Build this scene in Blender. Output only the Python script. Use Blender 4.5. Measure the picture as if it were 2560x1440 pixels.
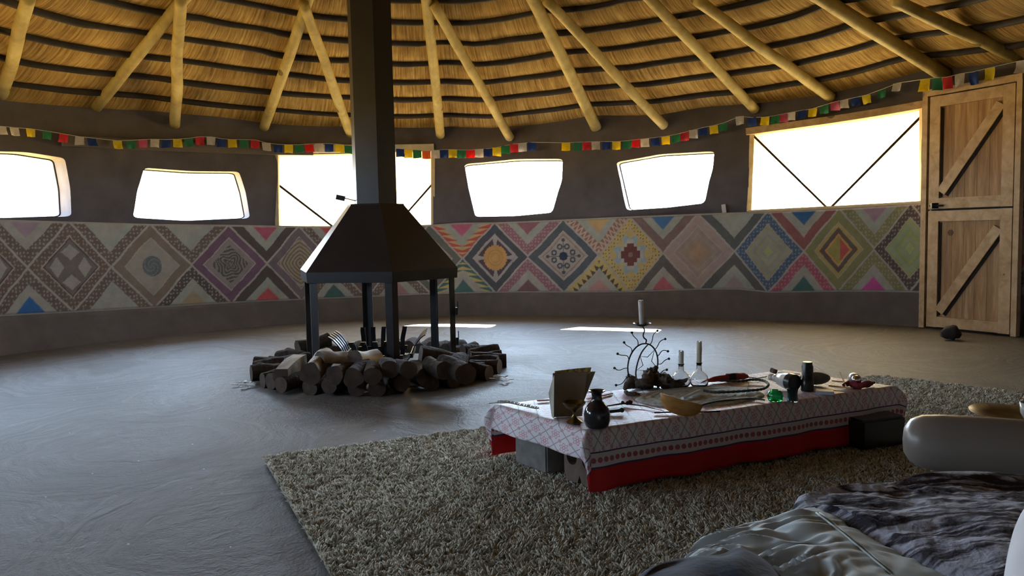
import bpy, bmesh, math, random
import numpy as np
from mathutils import Vector, Matrix, noise
random.seed(7); rng = np.random.default_rng(7)
for o in list(bpy.data.objects): bpy.data.objects.remove(o)
SC = bpy.context.scene; COL = SC.collection
PI = math.pi
# ------------------------------------------------------------------ camera
F = 1900.0; EYE = 0.95; HY = 585.0; ROLL = 0.020
th = math.atan((720 - HY) / F)
fw = Vector((0, math.cos(th), -math.sin(th))); up0 = Vector((0, math.sin(th), math.cos(th))); rt0 = Vector((1, 0, 0))
rt = rt0 * math.cos(ROLL) - up0 * math.sin(ROLL); up = up0 * math.cos(ROLL) + rt0 * math.sin(ROLL)
cd = bpy.data.cameras.new('camera'); cam = bpy.data.objects.new('camera', cd); COL.objects.link(cam)
cd.sensor_width = 36; cd.lens = F / 2560 * 36; cd.clip_start = 0.02
m = Matrix((rt, up, -fw)).transposed().to_4x4(); m.translation = Vector((0, 0, EYE)); cam.matrix_world = m
SC.camera = cam
CAM = Vector((0, 0, EYE))
def ray(px, py): return fw + rt * ((px - 1280) / F) - up * ((py - 720) / F)
def Pz(px, py, z=0.0):
    d = ray(px, py); return CAM + d * ((z - EYE) / d.z)
def Py(px, py, y):
    d = ray(px, py); return CAM + d * (y / d.y)
# ------------------------------------------------------------------ light
SC.view_settings.view_transform = 'Standard'; SC.view_settings.look = 'None'
SC.view_settings.exposure = 1.40; SC.view_settings.gamma = 1; SC.view_settings.use_curve_mapping = False
SC.cycles.use_denoising = True; SC.cycles.max_bounces = 8; SC.cycles.diffuse_bounces = 2
SC.cycles.transparent_max_bounces = 16; SC.cycles.sample_clamp_indirect = 8
SC.cycles.caustics_reflective = False; SC.cycles.caustics_refractive = False
SKY = 9.0; SUNGLOW = 3.0
w = bpy.data.worlds.new('daylight'); SC.world = w; w.use_nodes = True
nt = w.node_tree; nt.nodes.clear()
tc = nt.nodes.new('ShaderNodeTexCoord'); sp = nt.nodes.new('ShaderNodeSeparateXYZ'); nt.links.new(tc.outputs['Generated'], sp.inputs[0])
rp = nt.nodes.new('ShaderNodeValToRGB'); mr = nt.nodes.new('ShaderNodeMapRange')
mr.inputs['From Min'].default_value = -1; mr.inputs['From Max'].default_value = 1
nt.links.new(sp.outputs['Z'], mr.inputs['Value']); nt.links.new(mr.outputs[0], rp.inputs[0])
e = rp.color_ramp.elements
e[0].position = 0.0; e[0].color = (1.0, .64, .20, 1); e[1].position = 1.0; e[1].color = (.48, .68, 1.0, 1)
a = rp.color_ramp.elements.new(.485); a.color = (1.05, .71, .27, 1)
a = rp.color_ramp.elements.new(.50); a.color = (.78, .89, 1.0, 1)
a = rp.color_ramp.elements.new(.62); a.color = (.63, .80, 1.0, 1)
bg = nt.nodes.new('ShaderNodeBackground')
# the sky is brighter on the side where the sun stands
dp_ = nt.nodes.new('ShaderNodeVectorMath'); dp_.operation = 'DOT_PRODUCT'; dp_.inputs[1].default_value = (.30, .86, .40); nt.links.new(tc.outputs['Generated'], dp_.inputs[0])
def wm(op, a, b):
    n = nt.nodes.new('ShaderNodeMath'); n.operation = op
    for i, q in enumerate((a, b)):
        if hasattr(q, 'links'): nt.links.new(q, n.inputs[i])
        else: n.inputs[i].default_value = q
    return n.outputs[0]
gl_ = wm('MULTIPLY', wm('POWER', wm('MAXIMUM', dp_.outputs['Value'], 0.0), 3.0), SUNGLOW)
nt.links.new(wm('MULTIPLY', wm('ADD', gl_, 1.0), SKY), bg.inputs['Strength'])
wo = nt.nodes.new('ShaderNodeOutputWorld'); nt.links.new(rp.outputs[0], bg.inputs[0]); nt.links.new(bg.outputs[0], wo.inputs[0])
sl = bpy.data.lights.new('sun', 'SUN'); sl.energy = 90; sl.angle = .009; sl.color = (1, .95, .86)
SUN_H = Vector((-.55, -.80, 0)).normalized(); SUN_T = 1.06
sun = bpy.data.objects.new('sun', sl); COL.objects.link(sun); sun.location = (4, 9, 9)
sun.rotation_euler = Vector((SUN_H.x, SUN_H.y, -SUN_T)).to_track_quat('-Z', 'Y').to_euler()

# ------------------------------------------------------------------ helpers
def tag(o, label=None, cat=None, group=None, kind=None):
    if label: o['label'] = label
    if cat: o['category'] = cat
    if group: o['group'] = group
    if kind: o['kind'] = kind
    return o
def empty(name, loc=(0, 0, 0), label=None, cat=None, group=None, rz=0):
    o = bpy.data.objects.new(name, None); COL.objects.link(o); o.location = loc; o.rotation_euler = (0, 0, rz)
    o.empty_display_size = .05
    return tag(o, label, cat, group)
class MB:
    """collects vertices and faces for ONE mesh object"""
    def __init__(s): s.v = []; s.f = []; s.mi = []; s.uv = []
    def add(s, vs, fs, mi=0):
        n = len(s.v); s.v += [tuple(p) for p in vs]; s.f += [tuple(i + n for i in f) for f in fs]; s.mi += [mi] * len(fs); return s
    def box(s, c, d, mi=0, M=None, bev=0):
        x, y, z = [k / 2 for k in d]; c = Vector(c)
        if bev:
            b = min(bev, x, y, z) * .98
            bm = bmesh.new(); bmesh.ops.create_cube(bm, size=1)
            for v in bm.verts: v.co = Vector((v.co.x * 2 * x, v.co.y * 2 * y, v.co.z * 2 * z))
            bmesh.ops.bevel(bm, geom=bm.edges[:], offset=b, segments=2, affect='EDGES')
            bm.verts.index_update(); vs = [v.co.copy() for v in bm.verts]; fs = [[v.index for v in f.verts] for f in bm.faces]; bm.free()
        else:
            vs = [Vector((i * x, j * y, k * z)) for i in (-1, 1) for j in (-1, 1) for k in (-1, 1)]
            fs = [(0, 1, 3, 2), (4, 6, 7, 5), (0, 4, 5, 1), (2, 3, 7, 6), (0, 2, 6, 4), (1, 5, 7, 3)]
        if M is not None: vs = [M @ v for v in vs]
        return s.add([c + v for v in vs], fs, mi)
    def bar(s, a, b, w, h, upv=(0, 0, 1), mi=0):
        a = Vector(a); b = Vector(b); d = b - a; L = d.length; d.normalize(); u = Vector(upv)
        sd = d.cross(u).normalized(); u = sd.cross(d).normalized()
        M = Matrix((d, sd, u)).transposed()
        return s.box((a + b) / 2, (L, w, h), mi, M)
    def tube(s, pts, r, n=8, mi=0, cap=True, closed=False, lump=0, seed=0):
        pts = [Vector(p) for p in pts]; N = len(pts)
        rs = r if isinstance(r, (list, tuple)) else [r] * N
        vs = []; prev = None
        for i, p in enumerate(pts):
            if closed: t = pts[(i + 1) % N] - pts[i - 1]
            else: t = pts[min(i + 1, N - 1)] - pts[max(i - 1, 0)]
            t.normalize()
            if prev is None:
                a = Vector((0, 0, 1)) if abs(t.z) < .9 else Vector((1, 0, 0)); n1 = t.cross(a).normalized()
            else: n1 = (prev - t * prev.dot(t)).normalized()
            prev = n1; n2 = t.cross(n1)
            for k in range(n):
                an = 2 * PI * k / n; rr = rs[i]
                if lump: rr *= 1 + lump * noise.noise(Vector((math.cos(an) * 1.3 + seed, math.sin(an) * 1.3, i * .35 + seed)))
                vs.append(p + (n1 * math.cos(an) + n2 * math.sin(an)) * rr)
        fs = []
        M = N if closed else N - 1
        for i in range(M):
            j = (i + 1) % N
            for k in range(n): fs.append((i * n + k, i * n + (k + 1) % n, j * n + (k + 1) % n, j * n + k))
        s.add(vs, fs, mi)
        if cap and not closed:
            b = len(s.v) - len(vs); s.f.append(tuple(range(b + n - 1, b - 1, -1))); s.mi.append(mi)
            s.f.append(tuple(range(b + (N - 1) * n, b + N * n))); s.mi.append(mi)
        return s
    def lathe(s, prof, n=32, c=(0, 0, 0), M=None, mi=0):
        c = Vector(c); vs = []
        for r, z in prof:
            for k in range(n):
                a = 2 * PI * k / n; p = Vector((max(r, 1e-4) * math.cos(a), max(r, 1e-4) * math.sin(a), z))
                vs.append(c + (M @ p if M is not None else p))
        fs = [(i * n + k, i * n + (k + 1) % n, (i + 1) * n + (k + 1) % n, (i + 1) * n + k) for i in range(len(prof) - 1) for k in range(n)]
        fs.append(tuple(range(n - 1, -1, -1))); fs.append(tuple(range((len(prof) - 1) * n, len(prof) * n)))
        return s.add(vs, fs, mi)
    def sphere(s, c, r, n=10, mi=0, sc=(1, 1, 1)):
        c = Vector(c); vs = [c + Vector((0, 0, r * sc[2]))]
        for i in range(1, n):
            for k in range(n * 2):
                a = PI * i / n; b = PI * k / n
                vs.append(c + Vector((math.sin(a) * math.cos(b) * r * sc[0], math.sin(a) * math.sin(b) * r * sc[1], math.cos(a) * r * sc[2])))
        vs.append(c - Vector((0, 0, r * sc[2]))); m2 = n * 2; fs = []
        for k in range(m2):
            fs.append((0, 1 + k, 1 + (k + 1) % m2)); fs.append((len(vs) - 1, 1 + (n - 2) * m2 + (k + 1) % m2, 1 + (n - 2) * m2 + k))
        for i in range(n - 2):
            for k in range(m2): fs.append((1 + i * m2 + k, 1 + (i + 1) * m2 + k, 1 + (i + 1) * m2 + (k + 1) % m2, 1 + i * m2 + (k + 1) % m2))
        return s.add(vs, fs, mi)
    def build(s, name, mats, parent=None, smooth=False, loc=None):
        me = bpy.data.meshes.new(name); off = Vector(loc) if loc is not None else Vector((0, 0, 0))
        me.from_pydata([tuple(Vector(p) - off) for p in s.v] if loc is not None else s.v, [], s.f)
        mats = mats if isinstance(mats, (list, tuple)) else [mats]
        for m_ in mats: me.materials.append(m_)
        me.polygons.foreach_set('material_index', s.mi); me.update()
        if smooth: me.shade_smooth()
        o = bpy.data.objects.new(name, me); COL.objects.link(o)
        if loc is not None: o.location = off
        if parent is not None: o.parent = parent
        return o
def autosmooth(o, ang=40):
    me = o.data; me.shade_smooth(); me.set_sharp_from_angle(angle=math.radians(ang))
    return o
def recalc(o):
    bm = bmesh.new(); bm.from_mesh(o.data); bmesh.ops.recalc_face_normals(bm, faces=bm.faces[:]); bm.to_mesh(o.data); bm.free(); return o
def catmull(P, n):
    """smooth resampling of a list of vectors / tuples"""
    P = np.array(P, float); out = []
    m_ = len(P) - 1
    for k in range(n + 1):
        t = k / n * m_; i = min(int(t), m_ - 1); f = t - i
        p0 = P[max(i - 1, 0)] if i > 0 else 2 * P[0] - P[1]; p1 = P[i]; p2 = P[i + 1]; p3 = P[i + 2] if i + 2 <= m_ else 2 * P[m_] - P[m_ - 1]
        out.append(.5 * ((2 * p1) + (-p0 + p2) * f + (2 * p0 - 5 * p1 + 4 * p2 - p3) * f * f + (-p0 + 3 * p1 - 3 * p2 + p3) * f ** 3))
    return np.array(out)
# ------------------------------------------------------------------ node material helpers
class X:
    def __init__(s, nt, k): s.nt = nt; s.k = k
    def _m(s, op, b=None, c=None):
        n = s.nt.nodes.new('ShaderNodeMath'); n.operation = op
        for i, q in enumerate((s, b, c)):
            if q is None: continue
            if isinstance(q, X): s.nt.links.new(q.k, n.inputs[i])
            else: n.inputs[i].default_value = q
        return X(s.nt, n.outputs[0])
    def __add__(s, b): return s._m('ADD', b)
    def __sub__(s, b): return s._m('SUBTRACT', b)
    def __mul__(s, b): return s._m('MULTIPLY', b)
    def __truediv__(s, b): return s._m('DIVIDE', b)
    def abs(s): return s._m('ABSOLUTE')
    def fract(s): return s._m('FRACT')
    def floor(s): return s._m('FLOOR')
    def lt(s, b): return s._m('LESS_THAN', b)
    def gt(s, b): return s._m('GREATER_THAN', b)
    def mn(s, b): return s._m('MINIMUM', b)
    def mx(s, b): return s._m('MAXIMUM', b)
    def sin(s): return s._m('SINE')
    def sqrt(s): return s._m('SQRT')
    def pow(s, b): return s._m('POWER', b)
class Mat:
    def __init__(s, name, color=(.5, .5, .5), rough=.6, metal=0, spec=.5):
        s.m = bpy.data.materials.new(name); s.m.use_nodes = True; s.nt = s.m.node_tree
        s.b = s.nt.nodes['Principled BSDF']; s.out = s.nt.nodes['Material Output']
        s.b.inputs['Base Color'].default_value = (*color, 1); s.b.inputs['Roughness'].default_value = rough
        s.b.inputs['Metallic'].default_value = metal; s.b.inputs['Specular IOR Level'].default_value = spec
    def node(s, t, **kw):
        n = s.nt.nodes.new(t)
        for k, v in kw.items(): setattr(n, k, v)
        return n
    def link(s, a, b): s.nt.links.new(a.k if isinstance(a, X) else a, b)
    def coord(s, kind='Object', scale=None):
        k = s.node('ShaderNodeTexCoord').outputs[kind]
        if scale is not None:
            mp = s.node('ShaderNodeMapping'); mp.inputs['Scale'].default_value = scale; s.link(k, mp.inputs[0]); k = mp.outputs[0]
        return k
    def uv(s):
        sp_ = s.node('ShaderNodeSeparateXYZ'); s.link(s.coord('UV'), sp_.inputs[0]); return X(s.nt, sp_.outputs[0]), X(s.nt, sp_.outputs[1])
    def noise(s, vec, scale=5, detail=4, rough=.55, dist=0):
        n = s.node('ShaderNodeTexNoise'); n.inputs['Scale'].default_value = scale; n.inputs['Detail'].default_value = detail
        n.inputs['Roughness'].default_value = rough; n.inputs['Distortion'].default_value = dist
        s.link(vec, n.inputs['Vector']); return X(s.nt, n.outputs[0])
    def ramp(s, x, stops):
        r = s.node('ShaderNodeValToRGB'); s.link(x, r.inputs[0]); el = r.color_ramp.elements
        while len(el) < len(stops): el.new(.5)
        for q, (p, c) in zip(el, stops): q.position = p; q.color = (*c, 1)
        return r.outputs[0]
    def mix(s, fac, a, b):
        n = s.node('ShaderNodeMix', data_type='RGBA')
        if isinstance(fac, X): s.link(fac, n.inputs[0])
        else: n.inputs[0].default_value = fac
        for q, i in ((a, 6), (b, 7)):
            if isinstance(q, tuple): n.inputs[i].default_value = (*q, 1)
            else: s.link(q, n.inputs[i])
        return n.outputs[2]
    def color(s, k): s.link(k, s.b.inputs['Base Color']); return s
    def bump(s, x, strength=.5, dist=.01):
        n = s.node('ShaderNodeBump'); n.inputs['Strength'].default_value = strength; n.inputs['Distance'].default_value = dist
        s.link(x, n.inputs['Height']); s.link(n.outputs[0], s.b.inputs['Normal']); return s
def mottled(name, c1, c2, rough=.7, scale=8, bump=.3, dist=.01, metal=0, spec=.4, stretch=None):
    M = Mat(name, c1, rough, metal, spec); v = M.coord('Object', stretch); n = M.noise(v, scale, 5)
    M.color(M.ramp(n, [(.3, c1), (.7, c2)]))
    if bump: M.bump(n, bump, dist)
    return M.m

m_wall = mottled('dark_mud_plaster', (.092, .083, .090), (.130, .118, .125), .9, 5, .5, .02)
m_plinth = mottled('plinth_plaster', (.12, .105, .098), (.16, .14, .13), .85, 6, .4, .02)
m_floor = None
def floor_mat():
    M = Mat('smeared_earth_floor', (.1, .09, .08), .5, 0, .5)
    co = M.coord('Object')
    # smear arcs: rings round scattered centres (hand smeared floor)
    vor = M.node('ShaderNodeTexVoronoi'); vor.inputs['Scale'].default_value = .75; vor.inputs['Randomness'].default_value = 1
    wob = M.node('ShaderNodeTexNoise'); wob.inputs['Scale'].default_value = .9; M.link(co, wob.inputs['Vector'])
    vm = M.node('ShaderNodeVectorMath', operation='MULTIPLY_ADD'); M.link(wob.outputs['Color'], vm.inputs[0]); vm.inputs[1].default_value = (1.1, 1.1, 0); M.link(co, vm.inputs[2])
    M.link(vm.outputs[0], vor.inputs['Vector'])
    d = X(M.nt, vor.outputs['Distance'])
    n0 = M.noise(co, 3, 3)
    comb = M.node('ShaderNodeCombineXYZ'); M.link(d * 24.0 + n0 * 3.0, comb.inputs[0])
    comb.inputs[1].default_value = 1.7
    M.link(M.noise(co, .8, 2) * 3.0, comb.inputs[2])
    st = M.noise(comb.outputs[0], 1.6, 6, .65)
    big = M.noise(co, 1.1, 4); fine = M.noise(co, 90, 3)
    c = M.ramp(st, [(.32, (.080, .068, .058)), (.5, (.125, .116, .108)), (.68, (.175, .170, .165))])
    c = M.mix(big * .35, c, (.13, .117, .105))
    sv = M.node('ShaderNodeTexVoronoi'); sv.inputs['Scale'].default_value = 9; M.link(co, sv.inputs['Vector'])
    speck = X(M.nt, sv.outputs['Distance']).lt(.035)
    c = M.mix(speck, c, (.62, .60, .50)); M.color(c)
    M.link(M.ramp(st * .6 + big * .4, [(.35, (.58,) * 3), (.7, (.72,) * 3)]), M.b.inputs['Roughness'])
    M.bump(st * 1.3 + fine * .5 + M.noise(co, 14, 4) * .9, .55, .014); return M.m
m_floor = floor_mat()
def thatch_mat():
    M = Mat('thatch_grass', (.4, .3, .1), .75, 0, .3); u, v = M.uv()
    cb = M.node('ShaderNodeCombineXYZ'); M.link(u * 42.0, cb.inputs[0]); M.link(v * 2.2, cb.inputs[1])
    n = M.noise(cb.outputs[0], 1.0, 6, .7)
    cb2 = M.node('ShaderNodeCombineXYZ'); M.link(u * 2.5, cb2.inputs[0]); M.link(v * 3.0, cb2.inputs[1]); n2 = M.noise(cb2.outputs[0], 1, 3)
    c = M.ramp(n * .75 + n2 * .35, [(.36, (.10, .05, .010)), (.5, (.36, .205, .045)), (.60, (.56, .36, .10)), (.74, (.80, .60, .24))])
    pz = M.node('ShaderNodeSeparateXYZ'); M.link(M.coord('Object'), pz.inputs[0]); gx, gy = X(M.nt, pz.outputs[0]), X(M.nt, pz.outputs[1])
    back_shade = (gx * .6 - gy * .8 + 2.5 + n2 * .8).mx(0.0).mn(1.0)          # shade painted into the thatch colour at the back, keeps roof bounce low
    c = M.mix(back_shade, c, M.ramp(n, [(.4, (.03, .018, .008)), (.7, (.12, .075, .03))]))
    M.color(c); M.bump(n, .8, .02); return M.m
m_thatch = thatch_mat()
m_batten = mottled('dark_batten_wood', (.018, .014, .011), (.035, .026, .02), .8, 12, .4)  # even near-black tone over all battens
def wood_mat(name, c1, c2, c3, sx=(1, 1, 1), scale=6, rough=.6, knots=True):
    M = Mat(name, c1, rough, 0, .35); co = M.coord('Object', sx); n = M.noise(co, scale, 6, .65, .4)
    c = M.ramp(n, [(.3, c1), (.52, c2), (.72, c3)])
    if knots:
        v = M.node('ShaderNodeTexVoronoi'); v.inputs['Scale'].default_value = 2.6; M.link(M.coord('Object'), v.inputs['Vector'])
        k = X(M.nt, v.outputs['Distance']).lt(.11); c = M.mix(k * .75, c, tuple(q * .3 for q in c1))
    M.color(c); M.bump(n, .3, .005); return M.m
m_pole = wood_mat('peeled_pole_wood', (.30, .22, .065), (.48, .37, .12), (.60, .50, .20), (1, 1, .35), 5)
m_door = wood_mat('pine_door_boards', (.24, .125, .055), (.42, .25, .12), (.60, .42, .24), (9, 9, .8), 2.2)
m_door2 = wood_mat('pale_pine_rails', (.40, .26, .13), (.58, .41, .24), (.70, .54, .34), (3, 3, 3), 3)
m_frame = wood_mat('window_frame_pine', (.45, .34, .18), (.6, .47, .27), (.7, .58, .36), (2, 2, 2), 4, knots=False)
m_black = mottled('black_sheet_steel', (.009, .009, .011), (.017, .017, .020), .40, 7, .15, .004, .0, .38)
m_iron = Mat('dark_wrought_iron', (.012, .016, .02), .45, .4).m
m_bark = mottled('dark_bark', (.018, .012, .010), (.060, .040, .030), .9, 22, 1.0, .02, 0, .2)
m_cut = mottled('weathered_cut_wood', (.040, .026, .018), (.085, .055, .036), .8, 14, .4)
m_split = mottled('pale_split_wood', (.14, .10, .07), (.42, .34, .26), .7, 12, .5, .01, 0, .3, (1, 1, 1))
m_birch = mottled('pale_smooth_bark', (.62, .58, .50), (.78, .75, .68), .6, 5, .15)
m_ash = mottled('grey_ash', (.16, .15, .14), (.34, .33, .31), .95, 14, .6, .02)
def wpane():
    M = Mat('thin_window_glass', (1, 1, 1), .02); M.nt.nodes.remove(M.b)
    t = M.node('ShaderNodeBsdfTransparent'); g = M.node('ShaderNodeBsdfGlossy'); g.inputs['Roughness'].default_value = .02
    t.inputs[0].default_value = (.97, .99, 1, 1); mx = M.node('ShaderNodeMixShader'); mx.inputs[0].default_value = .06
    M.link(t.outputs[0], mx.inputs[1]); M.link(g.outputs[0], mx.inputs[2]); M.link(mx.outputs[0], M.out.inputs[0]); return M.m
m_glass = wpane()
def sheet():
    M = Mat('translucent_yellow_sheet', (1, 1, 1), .5); M.nt.nodes.remove(M.b)
    t = M.node('ShaderNodeBsdfTranslucent'); t.inputs[0].default_value = (.26, .215, .125, 1)
    d = M.node('ShaderNodeBsdfDiffuse'); d.inputs[0].default_value = (.5, .45, .30, 1)
    tr = M.node('ShaderNodeBsdfTransparent'); mx = M.node('ShaderNodeMixShader'); mx.inputs[0].default_value = .12
    mx2 = M.node('ShaderNodeMixShader'); mx2.inputs[0].default_value = .0
    M.link(t.outputs[0], mx.inputs[1]); M.link(d.outputs[0], mx.inputs[2]); M.link(mx.outputs[0], mx2.inputs[1]); M.link(tr.outputs[0], mx2.inputs[2]); M.link(mx2.outputs[0], M.out.inputs[0]); return M.m
m_sheet = sheet()
def attr_mat(name, rough=.85, noise_amt=.25):
    M = Mat(name, (.5, .5, .5), rough, 0, .25); a_ = M.node('ShaderNodeAttribute'); a_.attribute_name = 'paint'
    co = M.coord('Object'); n = M.noise(co, 9, 6, .7)
    mm = M.node('ShaderNodeMix', data_type='RGBA', blend_type='MULTIPLY'); mm.inputs[0].default_value = 1
    M.link(a_.outputs['Color'], mm.inputs[6]); M.link(M.ramp(n, [(.3, (1 - noise_amt,) * 3), (.7, (1, 1, 1))]), mm.inputs[7])
    M.color(mm.outputs[2]); M.bump(n, .4, .01); return M.m
m_mural = attr_mat('painted_relief_mural')

# ------------------------------------------------------------------ the round wall
CX, CY = -.2, 4.3
cols = [(0, 242), (169, 228), (377, 210), (568, 197), (747, 187), (911, 181), (1075, 177), (1240, 176.5), (1406, 181), (1577, 187), (1755, 193), (1932, 201), (2100, 208), (2288, 220)]
pl = []
for x, H in cols:
    Z = 1605.5 / H; X_ = (x - 1280) / F * Z; pl.append((math.atan2(Z - CY, X_ - CX), math.hypot(X_ - CX, Z - CY)))
pl += [(math.atan2(1.9, 4.8), 5.16), (math.atan2(1.1, 4.9), 5.02)]
pl += [(t, 4.82) for t in (-.1, -.6, -1.2, -1.8, -2.4, -2.9)] + [(math.atan2(5 - CY, -4.9 - CX) , math.hypot(4.7, .7))]
pl = sorted(((t + PI / 2) % (2 * PI), r) for t, r in pl)     # angle measured from straight behind the camera
_t = np.array([p[0] for p in pl]); _r = np.array([p[1] for p in pl])
_tt = np.concatenate([_t - 2 * PI, _t, _t + 2 * PI]); _rr = np.concatenate([_r] * 3)
_g = np.linspace(-PI, 3 * PI, 2881); _gr = np.interp(_g, _tt, _rr); _k = np.hanning(61); _k /= _k.sum(); _gr = np.convolve(np.pad(_gr, 30, 'edge'), _k, 'valid')
def RW(a): return float(np.interp((a + PI / 2) % (2 * PI), _g, _gr))
def W(a, off=0.0, z=0.0):
    r = RW(a) + off; return Vector((CX + r * math.cos(a), CY + r * math.sin(a), z))
def hit(px, py, off=0.0):
    """wall angle and height where a picture direction meets the wall"""
    d = ray(px, py); lo, hi = .5, 14.0
    for _ in range(50):
        t = (lo + hi) / 2; p = CAM + d * t
        if math.hypot(p.x - CX, p.y - CY) > RW(math.atan2(p.y - CY, p.x - CX)) + off: hi = t
        else: lo = t
    p = CAM + d * lo; return math.atan2(p.y - CY, p.x - CX), p.z
def line_z(pts, back):
    """pts: picture points along a wall line -> function height(angle)"""
    q = sorted(hit(*p) for p in pts); q = [(((a + PI / 2) % (2 * PI)), z) for a, z in q]; q.sort()
    ta = np.array([0.0] + [q[0][0] - .35] + [k[0] for k in q] + [q[-1][0] + .35, 2 * PI]); tz = np.array([back, back] + [k[1] for k in q] + [back, back])
    return lambda a: float(np.interp((a + PI / 2) % (2 * PI), ta, tz))
ztop = line_z([(0, 549), (169, 554), (377, 560), (568, 562), (747, 565), (911, 565), (1075, 562), (1144, 557), (1240, 556), (1406, 549), (1577, 541), (1755, 534), (1932, 528), (2100, 520), (2290, 508), (2550, 480)], 1.13)
zbot = line_z([(0, 791), (169, 782), (377, 770), (568, 758), (747, 750), (911, 743), (1075, 736), (1240, 732), (1406, 731), (1577, 731), (1755, 724), (1850, 724), (1932, 732), (2000, 731), (2100, 729), (2290, 731), (2550, 742)], .30)
zeave = line_z([(0, 239), (141, 253), (352, 267), (527, 285), (703, 302), (844, 309), (996, 313), (1126, 309), (1231, 313), (1407, 295), (1478, 284), (1653, 276), (1777, 260), (1913, 247), (2049, 229), (2204, 198), (2321, 165)], 2.28)
A0 = hit(1280, 600)[0]
TH = .24
NA = 720
angs = [2 * PI * i / NA for i in range(NA)]
def ring_solid(name, off_in, off_out, zlo, zhi, mat, parent=None, nz=6, rough=0.0):
    b = MB(); rows = []
    for side in (0, 1):
        for j in range(nz + 1):
            zz = j / nz if side == 0 else 1 - j / nz
            for a_ in angs:
                z0, z1 = zlo(a_), zhi(a_); z = z0 + (z1 - z0) * zz
                off = off_in if side == 0 else off_out
                if side == 0 and rough: off += rough * noise.noise(Vector((math.cos(a_) * 6, math.sin(a_) * 6, z * 2.2)))
                b.v.append(tuple(W(a_, off, z)))
    R = 2 * (nz + 1)
    for j in range(R):
        for i in range(NA):
            k = (i + 1) % NA; j2 = (j + 1) % R
            b.f.append((j * NA + i, j2 * NA + i, j2 * NA + k, j * NA + k)); b.mi.append(0)
    o = b.build(name, mat, parent, smooth=False); recalc(o); autosmooth(o, 50); return o
wall = ring_solid('wall_front', 0.0, TH, lambda a: .0, lambda a: zeave(a) + .06, m_wall, nz=8, rough=.05)
tag(wall, kind='structure')

# windows: picture outline of each opening -> cut through the wall
def rounded(poly, r=.18, n=4):
    out = []; N = len(poly)
    for i in range(N):
        p0, p1, p2 = [np.array(poly[(i + k) % N], float) for k in (-1, 0, 1)]
        a_ = p1 + (p0 - p1) * r; c_ = p1 + (p2 - p1) * r
        for k in range(n + 1):
            t = k / n; out.append(tuple(a_ * (1 - t) ** 2 + 2 * p1 * t * (1 - t) + c_ * t * t))
    return out
wins = [
    ('windscreen', [(-170, 372), (60, 380), (158, 396), (172, 470), (176, 541), (40, 546), (-190, 545)]),
    ('windscreen', [(362, 419), (480, 428), (597, 429), (612, 480), (624, 546), (480, 553), (332, 544), (345, 480)]),
    ('framed', [(692, 384), (1083, 374), (1083, 568), (695, 571)]),
    ('windscreen', [(1160, 410), (1290, 398), (1407, 397), (1405, 450), (1380, 532), (1290, 541), (1187, 543), (1170, 470)]),
    ('windscreen', [(1540, 405), (1650, 385), (1785, 378), (1782, 420), (1760, 508), (1660, 520), (1567, 526), (1550, 450)]),
    ('framed', [(1877, 333), (2305, 268), (2305, 506), (1870, 529)]),
]
wpoly = []
for kind, P in wins:
    Q = [hit(*p) for p in P]
    wpoly.append((kind, Q))
# further windows of the same kind round the left side, outside the picture
aL = [hit(10, 500)[0] + d for d in (.55, 1.05)]
for a_ in aL:
    wpoly.append(('windscreen', [(a_ - .15, 1.78), (a_ + .15, 1.78), (a_ + .18, 1.2), (a_ - .18, 1.2)]))
bpy.context.view_layer.update()
cut = MB()
for kind, Q in wpoly:
    q = rounded(Q, .13 if kind == 'windscreen' else .01)
    # subdivide so the opening follows the wall
    n = len(q); vs = [W(a_, -.25, z) for a_, z in q] + [W(a_, TH + .3, z) for a_, z in q]
    fs = [tuple(range(n)), tuple(range(2 * n - 1, n - 1, -1))] + [(i, (i + 1) % n, n + (i + 1) % n, n + i) for i in range(n)]
    cut.add(vs, fs)
cu = cut.build('cutter', m_wall); recalc(cu)
md = wall.modifiers.new('openings', 'BOOLEAN'); md.operation = 'DIFFERENCE'; md.object = cu; md.solver = 'EXACT'
dg = bpy.context.evaluated_depsgraph_get(); me2 = bpy.data.meshes.new_from_object(wall.evaluated_get(dg))
wall.modifiers.clear(); wall.data = me2; bpy.data.objects.remove(cu); autosmooth(wall, 35)
wi = 0
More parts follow.
